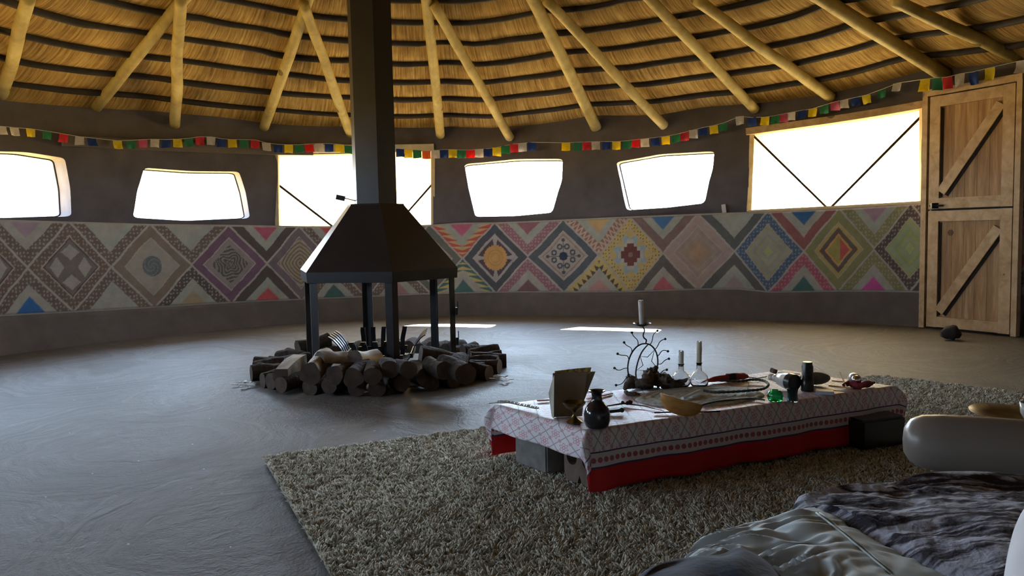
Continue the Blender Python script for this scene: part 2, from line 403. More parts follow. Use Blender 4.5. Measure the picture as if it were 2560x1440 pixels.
for kind, Q in wpoly:
    wi += 1
    root = empty('window_%d' % wi); root['kind'] = 'structure'
    if kind == 'windscreen':
        q = rounded(Q, .13); ca = sum(p[0] for p in Q) / len(Q); cz = sum(p[1] for p in Q) / len(Q)
        ring = [W(a_, .2, z) for a_, z in q]
        g = MB(); g.tube(ring, .013, 6, closed=True); g.build('gasket', m_black, root, True)
        p = MB(); n = len(ring); cc = W(ca, .2, cz); p.add(ring + [cc], [(i, (i + 1) % n, n) for i in range(n)]); p.build('pane', m_glass, root)
    else:
        (a0, z0), (a1, z1), (a2, z2), (a3, z3) = Q      # top left, top right, bottom right, bottom left
        fr = MB(); c4 = [W(a0, .02, z0), W(a1, .02, z1), W(a2, .02, z2), W(a3, .02, z3)]
        # every frame piece runs along the curved wall
        def along(aa, za, ab, zb, off): return [W(aa + (ab - aa) * k / 10, off, za + (zb - za) * k / 10) for k in range(11)]
        for (aa, za, ab, zb) in ((a0, z0, a1, z1), (a3, z3, a2, z2)):
            L = along(aa, za, ab, zb, .03)
            for k in range(10): fr.bar(L[k], L[k + 1], .07, .03)
        fr.bar(c4[0], c4[3], .045, .05, (0, 1, 0)); fr.bar(c4[1], c4[2], .045, .05, (0, 1, 0))
        fr.build('window_frame', m_frame, root)
        sh = MB(); N1, N2 = 20, 8
        for j in range(N2 + 1):
            for i in range(N1 + 1):
                s_, t_ = i / N1, j / N2
                aa = (a0 + (a1 - a0) * s_) * (1 - t_) + (a3 + (a2 - a3) * s_) * t_; zz = (z0 + (z1 - z0) * s_) * (1 - t_) + (z3 + (z2 - z3) * s_) * t_
                sh.v.append(tuple(W(aa, .07 + .015 * math.sin(s_ * 9) * math.sin(t_ * PI), zz)))
        for j in range(N2):
            for i in range(N1): sh.f.append((j * (N1 + 1) + i, j * (N1 + 1) + i + 1, (j + 1) * (N1 + 1) + i + 1, (j + 1) * (N1 + 1) + i)); sh.mi.append(0)
        sh.build('translucent_sheet', m_sheet, root, True)
        def onw(px, py):
            a_, z = hit(px, py, .045); return W(a_, .045, z)
        for s_ in ([((693, 460), (835, 569)), ((1081, 460), (985, 569))] if wi == 3 else [((1880, 336), (2066, 518)), ((2302, 292), (2078, 518))]):
            bb = MB(); p0, p1 = onw(*s_[0]), onw(*s_[1]); bb.bar(p0, p1, .016, .022); bb.build('brace', m_bark, root)
# pale lintel above the middle framed window, small gusset above the right one
def wall_bar(p0, p1, hgt, off, mat, name, parent=None, dep=.05):
    a0, z0 = hit(*p0); a1, z1 = hit(*p1); b = MB()
    L = [W(a0 + (a1 - a0) * k / 8, off, z0 + (z1 - z0) * k / 8) for k in range(9)]
    for k in range(8): b.bar(L[k], L[k + 1], dep, hgt)
    return b.build(name, mat, parent)
m_white = mottled('whitewashed_timber', (.50, .48, .44), (.66, .64, .60), .8, 6, .2)
tag(wall_bar((762, 372), (1084, 370), .085, -.03, m_white, 'trim_1'), kind='structure')
tag(wall_bar((150, 352), (780, 378), .10, -.04, m_plinth, 'trim_2'), kind='structure')
tag(wall_bar((1868, 330), (2312, 262), .07, -.03, m_door2, 'trim_3'), kind='structure')

# ------------------------------------------------------------------ mural
cr = [-150, 60, 271, 475, 664, 830, 993, 1156, 1320, 1499, 1660, 1839, 2014, 2190, 2372]
ca_ = [hit(x, 640)[0] for x in cr]                  # decreasing angle with u
PALE = (.44, .425, .38); PALEG = (.42, .435, .385); DK = (.125, .105, .10); DB = (.105, .115, .135); BR = (.20, .15, .13)
PK = (.58, .16, .26); YE = (.62, .48, .20); BL = (.09, .22, .44); TE = (.09, .19, .18); RD = (.60, .13, .13); PU = (.22, .13, .19); OL = (.30, .29, .14); OR = (.66, .38, .15)
MG = (.66, .12, .40); MV = (.42, .28, .36); LG = (.42, .50, .24); LB = (.36, .46, .52); PP = (.46, .36, .34)
def hsh(i, j, k=0): 
    return (math.sin(i * 127.1 + j * 311.7 + k * 74.7) * 43758.5453) % 1.0
#        top core, bottom core, band colour top, band bottom, style top, style bottom
tri = {0: (PALE, PALE, BR, BR, 'dot', 'dot'), 1: ((.42, .32, .38), (.05, .18, .46), BR, BR, 'dot', 'dot'), 2: (PALE, PALE, BR, BR, 'dot', 'dot'), 3: (PALE, (.44, .36, .24), BR, DK, 'dot', 'dot'),
       4: ((.52, .14, .20), (.62, .13, .14), DK, DK, '', ''), 5: (RD, TE, BR, BR, 'dot', 'dot'), 6: (PP, (.44, .26, .26), BR, BR, 'dot', 'dot'),
       7: (PK, TE, RD, TE, 'zig', 'zig'), 8: ((.34, .15, .18), (.25, .14, .15), (.36, .17, .21), (.36, .17, .21), 'dot', 'dot'), 9: ((.60, .42, .20), (.56, .32, .30), (.34, .20, .16), YE, 'tri', 'teeth'),
       10: (BL, (.56, .17, .20), (.26, .18, .17), (.16, .15, .14), '', ''), 11: (PALEG, (.42, .33, .33), (.14, .155, .15), (.15, .15, .15), '', ''),
       12: ((.06, .16, .34), TE, (.33, .14, .13), (.50, .14, .20), '', 'dot'), 13: (MV, MG, OL, OL, 'dot', 'dot'), 14: (MG, BL, DK, DK, 'dot', '')}
dia = {0: ('petal', BR, DK), 1: ('petal', BR, DK), 2: ('disc', (.26, .21, .17), DK), 3: ('scrib', PU, DK), 4: ('rings', (.22, .18, .20), YE), 5: ('rings', BR, YE), 6: ('plain', (.17, .18, .16), PP),
       7: ('sun', DB, OR), 8: ('flower', (.12, .14, .16), (.04, .06, .11)), 9: ('step', YE, (.20, .08, .08)), 10: ('plain', PP, (.50, .34, .22)), 11: ('nest', (.10, .17, .27), LG), 12: ('target', OL, RD), 13: ('nestg', DK, LG), 14: ('nest', (.55, .16, .30), BL)}
def mix3(a_, b_, t): return tuple(a_[i] * (1 - t) + b_[i] * t for i in range(3))
def paint(u, v):
    n = math.floor(u); a_ = u - n - .5; b_ = v - .5
    wv = .012 * math.sin(u * 9 + v * 3) + .01 * math.sin(v * 17 + u * 5)
    ax, by = abs(a_) * 2, abs(b_) * 2; d = ax + by + wv
    i, j = math.floor(u * 22), math.floor(v * 22); dt = math.hypot((u * 22) % 1 - .5 + (hsh(i, j) - .5) * .4, (v * 22) % 1 - .5 + (hsh(i, j, 3) - .5) * .4)
    if abs(d - 1) < .035: return (.48, .44, .41)
    if d > 1:
        k = round(u); top = v > .5; T = tri[k] if k in tri else tri[k % 14]; core = T[0 if top else 1]; band = T[2 if top else 3]; stl = T[4 if top else 5]
        e_ = d - 1; s_ = (u - k) + (b_ if (u > k) else -b_) * 1.0
        L = (by - (1 - by) * 0)   # position along the band
        if e_ < .34:
            if stl == 'dot': return mix3(band, PALE, .75) if dt < .26 else band
            if stl == 'zig':
                f = (by * 6.0) % 1.0; w_ = e_ / .34
                return band if f < 1 - w_ * .9 else (YE if w_ < .8 else mix3(YE, PALE, .5))
            if stl == 'tri':
                f = abs(((ax - by) * 5) % 1.0 - .5) * 2; return band if abs(f - e_ / .34) > .28 else (.62, .45, .38)
            if stl == 'teeth':
                f = abs(((ax - by) * 4.2) % 1.0 - .5) * 2; return (.12, .11, .09) if (e_ / .34) > .35 + f * .8 else band
            return band
        if e_ < .60: return PALEG if hsh(k, int(top)) > .5 else PALE
        if abs(e_ - .61) < .015: return mix3(core, PALE, .5)
        return core
    kind, band, c2 = dia[n] if n in dia else dia[n % 14]
    if d > .70:
        if kind in ('petal', 'nest', 'nestg') and dt < .25: return mix3(band, (.5, .42, .32), .6)
        if kind == 'step' and dt < .2: return (.22, .15, .10)
        return band
    if d > .665: return (.50, .44, .42) if kind != 'disc' else PALE
    r = math.hypot(a_, b_) * 2; an = math.atan2(b_, a_)
    if kind == 'petal':
        p = max(abs(a_), abs(b_)) * 2; q = min(abs(a_), abs(b_)) * 2
        if d > .62: return DK
        hexd = abs(p - .33) + q * .75
        return (.43, .40, .37) if hexd < .17 else (.22, .19, .18)
    if kind == 'disc':
        if r < .24: return mix3((.16, .18, .20), PALE, .3 if (math.sin(r * 60 + an * 3) > .6) else 0)
        return (.40, .37, .32)
    if kind == 'scrib':
        if d > .5: return (.33, .29, .28)
        return (.13, .12, .11) if math.sin(r * 70 + 3 * math.sin(an * 4 + 1) + 6 * noise.noise(Vector((a_ * 8, b_ * 8, 1)))) > -.1 else (.30, .28, .25)
    if kind == 'rings': return (.23, .19, .19) if math.sin((r * .6 + d * .5) * 55) > .2 else (.46, .38, .24)
    if kind == 'plain':
        c = mix3((.40, .33, .30), c2, max(0, 1 - d * 1.7)); return mix3(c, (.48, .44, .42), .4) if abs(d - .5) < .02 else c
    if kind == 'sun':
        if r < .34 + .035 * (abs((an * 12 / PI) % 1 - .5) * 2): return mix3(OR, (.40, .2, .1), .5) if (abs(r - .22) < .012 or abs(r - .13) < .01) else OR
        if (abs(a_) < .02 + max(0, (abs(b_) - .2)) * .3 or abs(b_) < .02 + max(0, (abs(a_) - .2)) * .3): return (.46, .42, .42)
        if d > .60: return (.44, .40, .40)
        return (.12, .09, .11)
    if kind == 'flower':
        p = max(abs(a_), abs(b_)) * 2; q = min(abs(a_), abs(b_)) * 2
        if r < .12: return c2
        if q < .012 and p < .5: return (.10, .11, .13)
        if math.hypot(p - .44, q) < .05 + 0 * q: return (.10, .12, .16)
        if abs(math.hypot(p - .26, q - .10) - .06) < .022: return (.09, .11, .14)
        if abs(d - .58) < .02: return (.35, .24, .22)
        return (.44, .39, .35)
    if kind == 'step':
        aa, bb = abs(a_) * 2, abs(b_) * 2; g = .10
        ia, ib = math.floor(aa / g), math.floor(bb / g)
        if (ib <= 2 and ia <= 0) or (ia <= 2 and ib <= 0) or (ia <= 1 and ib <= 1): return c2 if r > .07 else (.30, .22, .16)
        if ia + ib <= 3: return (.52, .50, .44)
        f = abs((an / (PI / 4)) % 1 - .5) * 2
        return LB if f * .3 + d < .72 else YE
    if kind in ('nest', 'nestg'):
        k_ = int(d * 11) % 3
        if d < .14: return LG
        base = (.40, .36, .30) if kind == 'nest' else (.36, .42, .20)
        return mix3(base, LG, .5) if k_ == 0 else (base if k_ == 1 else mix3(base, LB, .35))
    if kind == 'target':
        if d > .55: return (.52, .40, .16)
        if d > .40: return (.17, .13, .12)
        if d > .33: return OR
        return RD if a_ > .02 else (.42, .36, .12)
    return PALE
mv, mf, mc = [], [], []
us = []
for n in range(0, 14): us += [n + k / 104 for k in range(104)]
us.append(14.0)
ue = list(us); ea = [float(np.interp(u, range(15), ca_)) for u in us]
step = .168; total_back = (ca_[-1] - (ca_[0] - 2 * PI)); nb = round(total_back / step)
for k in range(1, nb * 56 + 1):
    ue.append(14 + k / 56); ea.append(ca_[-1] - total_back * k / (nb * 56))
NV = 112
def uvp(u): return u if u <= 14 else 14 + (u - 14)
for u, a_ in zip(ue, ea):
    z0, z1 = zbot(a_), ztop(a_)
    for j in range(NV + 1):
        v = j / NV; z = z0 + (z1 - z0) * v; c = paint(u, v if 0 < v < 1 else min(max(v, .001), .999))
        bulge = -.045 + .006 * noise.noise(Vector((u * 1.5, v * 3, 0)))
        if v < .02 or v > .98: bulge += .012; c = (.44, .41, .37)
        mv.append(tuple(W(a_, bulge, z))); mc.append((*c, 1))
nu = len(ue)
for i in range(nu - 1):
    for j in range(NV):
        b0 = i * (NV + 1) + j; mf.append((b0, b0 + 1, b0 + NV + 2, b0 + NV + 1))
base = len(mv)
for i, (u, a_) in enumerate(zip(ue, ea)):      # top ledge and bottom lip back to the wall
    mv.append(tuple(W(a_, .02, ztop(a_)))); mc.append((.42, .39, .35, 1)); mv.append(tuple(W(a_, .02, zbot(a_)))); mc.append((.42, .39, .35, 1))
for i in range(nu - 1):
    mf.append((i * (NV + 1) + NV, base + 2 * i, base + 2 * i + 2, (i + 1) * (NV + 1) + NV)); mf.append((base + 2 * i + 1, i * (NV + 1), (i + 1) * (NV + 1), base + 2 * i + 3))
me = bpy.data.meshes.new('mural_band'); me.from_pydata(mv, [], mf); me.materials.append(m_mural)
at = me.color_attributes.new('paint', 'FLOAT_COLOR', 'POINT'); at.data.foreach_set('color', np.array(mc, np.float32).ravel()); me.shade_smooth()
mo = bpy.data.objects.new('mural_band', me); COL.objects.link(mo); mo.parent = wall; mo['label'] = 'pale painted band of large diamonds in many colours'
# plinth under the mural
def plo(a_, z):
    zb = zbot(a_); return -.05 - .05 * (1 - z / zb) ** 1.5 - .02 * noise.noise(Vector((math.cos(a_) * 5, math.sin(a_) * 5, z * 3)))
b = MB(); NPZ = 8
for j in range(NPZ + 2):
    for a_ in angs:
        if j <= NPZ: z = zbot(a_) * j / NPZ; b.v.append(tuple(W(a_, plo(a_, z), z - (.0 if j else .01))))
        else: b.v.append(tuple(W(a_, .03, zbot(a_))))
for j in range(NPZ + 1):
    for i in range(NA): b.f.append((j * NA + i, (j + 1) * NA + i, (j + 1) * NA + (i + 1) % NA, j * NA + (i + 1) % NA)); b.mi.append(0)
b.build('plinth', m_plinth, wall, True)

# ------------------------------------------------------------------ floor
b = MB(); NR = 40; NS = 96; b.v.append((CX, CY, 0))
for i in range(1, NR + 1):
    for k in range(NS):
        a_ = 2 * PI * k / NS; r = (RW(a_) + TH) * i / NR; x, y = CX + r * math.cos(a_), CY + r * math.sin(a_)
        b.v.append((x, y, -.006 + .006 * noise.noise(Vector((x * .7, y * .7, 3)))))
for k in range(NS): b.f.append((0, 1 + k, 1 + (k + 1) % NS)); b.mi.append(0)
for i in range(NR - 1):
    for k in range(NS): b.f.append((1 + i * NS + k, 1 + (i + 1) * NS + k, 1 + (i + 1) * NS + (k + 1) % NS, 1 + i * NS + (k + 1) % NS)); b.mi.append(0)
fl = b.build('floor', m_floor, None, True); tag(fl, kind='structure')

# ------------------------------------------------------------------ roof: thatch, battens, rafters
APEX = Py(1000, -735, 5.2)
NT_R = 14
def roofpt(a_, t, dz=0.0):
    e_ = W(a_, .0, zeave(a_)); p = e_.lerp(APEX, t); p.z += dz; return p
DT = .0655
def tb(k): return .049 + DT * k      # batten ring positions
b = MB(); NU = 480; ts = []
t = -.125
while t < .985: ts.append(t); t += DT / 8
uvl = []
for j, t in enumerate(ts):
    ph = ((t - tb(0)) / DT) % 1.0
    for i in range(NU):
        a_ = 2 * PI * i / NU
        wob = .006 * noise.noise(Vector((math.cos(a_) * 9, math.sin(a_) * 9, t * 7)))
        sag = -.034 * math.sin(PI * ph) ** .8 - .012 * (1 - ph) * (1 if ph > .06 else 0)
        b.v.append(tuple(roofpt(a_, t, sag + wob))); uvl.append((i / NU * 30.0, t * 4.6))
n0 = len(b.v)
for j, t in enumerate(ts):
    for i in range(NU):
        a_ = 2 * PI * i / NU; b.v.append(tuple(roofpt(a_, t, .28))); uvl.append((i / NU * 30.0, t * 4.6))
for s_ in (0, 1):
    for j in range(len(ts) - 1):
        for i in range(NU):
            q = [s_ * n0 + j * NU + i, s_ * n0 + (j + 1) * NU + i, s_ * n0 + (j + 1) * NU + (i + 1) % NU, s_ * n0 + j * NU + (i + 1) % NU]
            b.f.append(tuple(q)); b.mi.append(0)
for i in range(NU): b.f.append((i, n0 + i, n0 + (i + 1) % NU, (i + 1) % NU)); b.mi.append(0)
b.f.append(tuple((len(ts) - 1) * NU + n0 + i for i in range(NU))); b.mi.append(0)
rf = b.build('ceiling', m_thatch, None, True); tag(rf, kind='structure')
ul = rf.data.uv_layers.new(name='UVMap'); li = np.zeros(len(rf.data.loops), np.int32); rf.data.loops.foreach_get('vertex_index', li)
ua = np.array(uvl)[li]; fi = np.repeat(np.arange(len(rf.data.polygons)), [len(p.vertices) for p in rf.data.polygons])
ul.data.foreach_set('uv', ua.astype(np.float32).ravel())
ORD = ['lowest', 'second', 'third', 'fourth', 'fifth', 'sixth', 'seventh', 'eighth', 'ninth', 'tenth', 'eleventh', 'twelfth', 'thirteenth', 'fourteenth']
for k in range(0, 13):
    t = tb(k); b = MB(); N = 260
    pts = []
    for i in range(N):
        a_ = 2 * PI * i / N; jit = .006 * noise.noise(Vector((math.cos(a_) * 7 + k * 3, math.sin(a_) * 7, k))) + .0035 * (hsh(k, math.floor(i / 9)) - .5)
        pts.append(roofpt(a_, t + jit, -.024))
    b.tube(pts, [.032 + .007 * hsh(math.floor(i / 9), k) for i in range(N)], 6, closed=True)
    o = b.build('thatch_batten', m_batten, rf, True); o['label'] = 'dark batten'
def onroof(px, py, dz):
    """the point on the underside of the roof in a picture direction"""
    d = ray(px, py); lo, hi = .3, 12.
    for _ in range(46):
        t = (lo + hi) / 2; p = CAM + d * t
        a_ = math.atan2(p.y - CY, p.x - CX)
        # search t on the cone for this point
        q = Vector((p.x - APEX.x, p.y - APEX.y)); best = None
        # outward direction from the apex: find wall angle on the same line
        aa = math.atan2(q.y, q.x)
        ww = None
        al, ah = aa - 1.2, aa + 1.2
        for _i in range(24):
            am = (al + ah) / 2; e_ = W(am); da = (math.atan2(e_.y - APEX.y, e_.x - APEX.x) - aa + PI) % (2 * PI) - PI
            if da > 0: ah = am
            else: al = am
        e_ = W(am, 0, zeave(am)); R_ = math.hypot(e_.x - APEX.x, e_.y - APEX.y); tt = 1 - q.length / R_
        zr = e_.z + (APEX.z - e_.z) * tt + dz
        if p.z > zr: hi = t
        else: lo = t
    return CAM + d * lo
rafters = [  # foot px, top: None = runs to the apex, else picture point where it meets its neighbour
    ((240, 268), None), ((437, 312), (452, -5)), ((4, 236), (72, -8)), ((660, 318), None), ((876, 335), (758, 8)), ((1101, 338), None), ((1275, 344), (1084, 10)),
    ((1490, 318), None), ((1660, 314), (1366, 0)), ((1887, 274), None), ((2077, 244), (1742, 0)), ((2362, 190), None), ((2545, 145), (2235, 0))]
names = {0: 'pale peeled roof pole slanting over the second window from the left', 1: 'upright yellowish roof pole just right of the slanting pole above the left windows', 2: 'roof pole at the left edge of the picture',
         3: 'roof pole slanting up to the right, left of the steel flue', 4: 'roof pole whose foot ends beside the black flue', 5: 'nearly upright roof pole just right of the flue', 6: 'roof pole slanting left up to the top of the upright pole right of the flue',
         7: 'knobbly roof pole between the two right windscreen windows', 8: 'thin roof pole meeting the knobbly one at the top edge of the picture', 9: 'roof pole ending at the left corner of the large right window', 10: 'roof pole ending over the middle of the large right window',
         11: 'thick roof pole ending above the wooden door beside the bright flags', 12: 'shaded roof pole in the top right corner over the door'}
def pole(p0, p1, r0, r1, seed):
    b = MB(); N = 26; pts = []
    for i in range(N):
        t = i / (N - 1); p = p0.lerp(p1, t) + Vector((noise.noise(Vector((t * 2.5, seed, 0))), noise.noise(Vector((t * 2.5, seed, 9))), noise.noise(Vector((t * 2.5, seed, 5))))) * .02 * math.sin(PI * t)
        pts.append(p)
    b.tube(pts, [r0 + (r1 - r0) * i / (N - 1) for i in range(N)], 12, lump=.10, seed=seed); return b
for i, (fpx, tp) in enumerate(rafters):
    a_, z = hit(*fpx, -.03); foot = W(a_, -.03, z)
    foot = foot + Vector((0, 0, .0))
    if tp is None: top = APEX + Vector((0, 0, -.16)); top = foot.lerp(top, .99)
    else: top = onroof(tp[0], tp[1], -.20)
    r = .062 if i in (7, 11) else .052
    b = pole(foot, top, r, r * .92, i * 3.7)
    tag(b.build('roof_pole', m_pole, None, True), names[i], 'roof pole', 'peeled roof poles')
# poles over the rest of the room (behind and beside the camera)
k0 = 0
for i in range(12):
    a_ = hit(2545, 400)[0] - .35 - i * .36
    if a_ < hit(4, 400)[0] - 2 * PI + .25: break
    foot = W(a_, -.03, zeave(a_) - .08); top = foot.lerp(APEX + Vector((0, 0, -.16)), .99)
    tag(pole(foot, top, .055, .05, 50 + i).build('roof_pole', m_pole, None, True), 'peeled roof pole over the part of the room behind the viewer', 'roof pole', 'peeled roof poles behind the viewer')

# ------------------------------------------------------------------ portals at the openings (sampling help for the daylight only)
for kind, Q in wpoly:
    ca = sum(p[0] for p in Q) / len(Q); cz = sum(p[1] for p in Q) / len(Q)
    wd = (max(p[0] for p in Q) - min(p[0] for p in Q)) * RW(ca) * 1.1; ht = (max(p[1] for p in Q) - min(p[1] for p in Q)) * 1.1
    L = bpy.data.lights.new('window_portal', 'AREA'); L.shape = 'RECTANGLE'; L.size = wd; L.size_y = ht; L.cycles.is_portal = True
    o = bpy.data.objects.new('window_portal', L); COL.objects.link(o); o.location = W(ca, TH + .04, cz)
    dr = Vector((-math.cos(ca), -math.sin(ca), 0)); o.rotation_euler = dr.to_track_quat('-Z', 'Y').to_euler()
#PART2

# ------------------------------------------------------------------ the stable door
def door():
    bl = Vector(Py(2319, 809, 7.06)); br = Vector(Py(2528, 821, 6.42)); bl.z = br.z = 0
    ex = (br - bl); ex.z = 0; Wd = ex.length; ex.normalize(); ey = Vector((0, 0, 1)); nrm = ex.cross(ey).normalized()
    if nrm.dot(CAM - bl) < 0: nrm = -nrm
    H = 2.12
    root = empty('door_1', bl); root['kind'] = 'structure'
    bpy.context.view_layer.update()
    def loc(x, z, o=0.0): return ex * x + ey * z + nrm * o
    def rail(b, x0, z0, x1, z1, w_, o=.02, t=.026): b.bar(loc(x0, z0, o), loc(x1, z1, o), w_, t, nrm) 
    def leaf(nm, z0, z1, diag, hgt):
        lf = empty(nm); lf.parent = root
        nbd = 7
        for k in range(nbd):
            b = MB(); x0, x1 = Wd * k / nbd + .001, Wd * (k + 1) / nbd - .001
            b.bar(loc((x0 + x1) / 2, z0, -.012), loc((x0 + x1) / 2, z1, -.012), x1 - x0, .022, nrm)
            b.build('board', m_door, lf)
        for (x0, za, x1, zb, w_) in ((.05, z0, .05, z1, .095), (Wd - .05, z0, Wd - .05, z1, .095), (.098, z0 + .05, Wd - .098, z0 + .05, .095), (.098, z1 - .05, Wd - .098, z1 - .05, .095)):
            b = MB(); rail(b, x0, za, x1, zb, w_, .014); b.build('rail', m_door2, lf)
        b = MB(); rail(b, *diag, .085, .015); b.build('diagonal_brace', m_door2, lf)
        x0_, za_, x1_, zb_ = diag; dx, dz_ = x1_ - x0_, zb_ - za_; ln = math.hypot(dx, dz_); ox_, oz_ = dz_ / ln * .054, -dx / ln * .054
        b = MB(); rail(b, x0_ + ox_, za_ + oz_, x1_ + ox_, zb_ + oz_, .020, .004, .012); rail(b, .107, z0 + .11, .107, z1 - .11, .018, .004, .012); b.build('shadow_strip', m_batten, lf)  # added dark bars standing in for shadow beside the brace and the stile
        return lf
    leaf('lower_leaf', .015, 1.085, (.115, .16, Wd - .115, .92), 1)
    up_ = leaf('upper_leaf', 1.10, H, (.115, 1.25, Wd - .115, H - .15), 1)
    b = MB(); b.box(loc(.07, 1.13, .045), (.06, .03, .05)); b.tube([loc(.03, 1.13, .05), loc(.15, 1.13, .05)], .009, 8); b.build('bolt', m_iron, root)
    b = MB(); b.bar(loc(-.045, 0, .0), loc(-.045, H + .06, .0), .05, .06, nrm); b.bar(loc(-.07, H + .04, .0), loc(Wd + .05, H + .04, .0), .06, .06, nrm); b.bar(loc(Wd + .03, 0, 0), loc(Wd + .03, H + .02, 0), .045, .06, nrm)
    b.build('door_frame', m_door2, root)
    b = MB(); b.bar(loc(Wd / 2, .0, -.032), loc(Wd / 2, H + .02, -.032), Wd, .014, nrm); b.build('door_backing', m_batten, root)
    return root
door()

# ------------------------------------------------------------------ prayer flags
fl_cols = {'y': (.75, .62, .05), 'g': (.05, .25, .14), 'r': (.66, .05, .07), 'w': (.62, .60, .60), 'b': (.03, .07, .28), 'p': (.6, .14, .26), 'o': (.7, .22, .08)}
fl_mats = {}
for k, c in fl_cols.items():
    M = Mat('flag_cloth_' + {'y': 'yellow', 'g': 'green', 'r': 'red', 'w': 'white', 'b': 'blue', 'p': 'pink', 'o': 'orange'}[k], c, .8, 0, .2)
    tr = M.node('ShaderNodeBsdfTranslucent'); tr.inputs[0].default_value = (*c, 1); mx = M.node('ShaderNodeMixShader'); mx.inputs[0].default_value = .4
    n = M.noise(M.coord('Object'), 60, 3); cc = M.mix(n.gt(.58) * .35, c, tuple(q * .45 for q in c)); M.color(cc)
    M.link(M.b.outputs[0], mx.inputs[1]); M.link(tr.outputs[0], mx.inputs[2]); M.link(mx.outputs[0], M.out.inputs[0]); fl_mats[k] = M.m
flags = [(-30, 324, 'b'), (5, 326, 'w'), (36, 329, 'w'), (77, 332, 'y'), (118, 338, 'g'), (160, 345, 'r'), (200, 352, 'w'), (229, 355, 'b'), (294, 362, 'y'), (328, 361, 'g'), (358, 359, 'p'), (388, 358, 'w'), (416, 359, 'b'), (444, 358, 'y'), (472, 356, 'g'), (500, 352, 'r'), (528, 352, 'w'),
         (555, 357, 'b'), (581, 359, 'y'), (610, 359, 'g'), (638, 360, 'r'), (666, 367, 'w'), (695, 371, 'b'), (722, 372, 'y'), (748, 372, 'g'), (773, 370, 'r'), (798, 369, 'w'), (823, 369, 'b'), (849, 371, 'y'), (872, 374, 'g'), (1001, 382, 'b'), (1021, 384, 'y'), (1043, 385, 'g'), (1066, 387, 'o'), (1089, 386, 'w'), (1110, 384, 'b'),
         (1132, 384, 'y'), (1154, 385, 'g'), (1176, 385, 'r'), (1198, 383, 'w'), (1220, 382, 'b'), (1242, 379, 'y'), (1264, 374, 'g'), (1285, 370, 'r'), (1306, 368, 'w'), (1330, 366, 'b'), (1415, 367, 'y'), (1444, 366, 'g'), (1466, 365, 'r'), (1489, 364, 'w'), (1516, 364, 'b'), (1541, 364, 'y'), (1568, 362, 'g'), (1590, 359, 'r'), (1612, 357, 'w'), (1638, 354, 'b'), (1664, 351, 'y'), (1690, 346, 'g'), (1711, 341, 'r'), (1733, 335, 'w'), (1758, 329, 'b'), (1784, 324, 'y'), (1808, 318, 'g'),
         (1849, 301, 'w'), (1880, 304, 'b'), (1913, 303, 'y'), (1939, 299, 'g'), (1958, 295, 'p'), (1978, 291, 'w'), (2005, 286, 'b'), (2032, 282, 'y'), (2060, 273, 'g'), (2086, 265, 'p'), (2110, 260, 'w'), (2138, 254, 'b'), (2165, 248, 'y'), (2204, 234, 'g'), (2243, 218, 'w'), (2313, 213, 'y'), (2341, 210, 'g'), (2368, 208, 'r'), (2399, 200, 'w'), (2433, 195, 'b'), (2474, 185, 'y'), (2552, 167, 'w')]
fs_root = empty('prayer_flag_string', hit(1280, 380) and W(hit(1280, 380)[0], -.17, 1.8)); tag(fs_root, 'long string of small coloured prayer flags hung round the wall under the thatch', 'flag string')
bpy.context.view_layer.update(); FO = fs_root.location.copy()
tops = []
for i, (px, py, c) in enumerate(flags):
    off = -.15 if px < 2290 else -.30
    a_, z = hit(px, py, off); p = W(a_, off, z); tdir = Vector((-math.sin(a_), math.cos(a_), 0)); nd = Vector((math.cos(a_), math.sin(a_), 0))
    r = p.y / F; wd = 21 * r * (1.15 if px > 2290 else 1); ht = (20 if px < 2290 else 30) * r
    b = MB(); tilt = (hsh(i, 4) - .5) * .5; sw = (hsh(i, 9) - .5) * .6; N = 6
    curl = (hsh(i, 12) - .5) * .9
    for s_ in (0, 1):
        for j in range(N + 1):
            for k in range(N + 1):
                u = k / N - .5; v = j / N
                q = p + tdir * (u * wd) + Vector((0, 0, ht * .5 - v * ht + u * sw * ht * .3 * v)) + nd * ((.25 * math.sin(u * 5 + i) * v * v + tilt * v) * ht + curl * ht * (v ** 3) * .6 + s_ * .0012)
                b.v.append(tuple(q - FO))
    M_ = (N + 1) ** 2
    for j in range(N):
        for k in range(N):
            a0 = j * (N + 1) + k; b.f.append((a0, a0 + N + 1, a0 + N + 2, a0 + 1)); b.mi.append(0)
            b.f.append(tuple(M_ + q for q in (a0, a0 + 1, a0 + N + 2, a0 + N + 1))); b.mi.append(0)
    o = b.build('flag', fl_mats[c], fs_root, True); o['label'] = {'y': 'yellow', 'g': 'green', 'r': 'red', 'w': 'white', 'b': 'blue', 'p': 'pink', 'o': 'orange'}[c] + ' flag'
    tops.append(p + Vector((0, 0, ht * .5)) - FO)
b = MB(); b.tube(tops, .0025, 5); b.build('cord', m_white, fs_root)

# ------------------------------------------------------------------ fireplace
FX = Vector(Py(941, 600, 5.4)); FC = Vector((FX.x, 5.4, 0))
def hexp(r, z, k, c=FC, t0=math.radians(-11)): a_ = t0 + k * PI / 3; return Vector((c.x + r * math.cos(a_), c.y + r * math.sin(a_), z))
fp = empty('hooded_fireplace', FC, 'black steel fireplace, six-sided hood on six posts with a tall flue', 'fireplace')
bpy.context.view_layer.update()
def hexring(b, rings, mi=0, close=True):
    """rings of (r,z) -> faceted shell with thickness"""
    n = len(b.v)
    for r, z in rings:
        for k in range(6): b.v.append(tuple(hexp(r, z, k) - FC))
    R = len(rings)
    for j in range(R - 1 if not close else R):
        for k in range(6): b.f.append((n + j * 6 + k, n + j * 6 + (k + 1) % 6, n + ((j + 1) % R) * 6 + (k + 1) % 6, n + ((j + 1) % R) * 6 + k)); b.mi.append(mi)
    return b
ZR = .655; ZT = 1.165
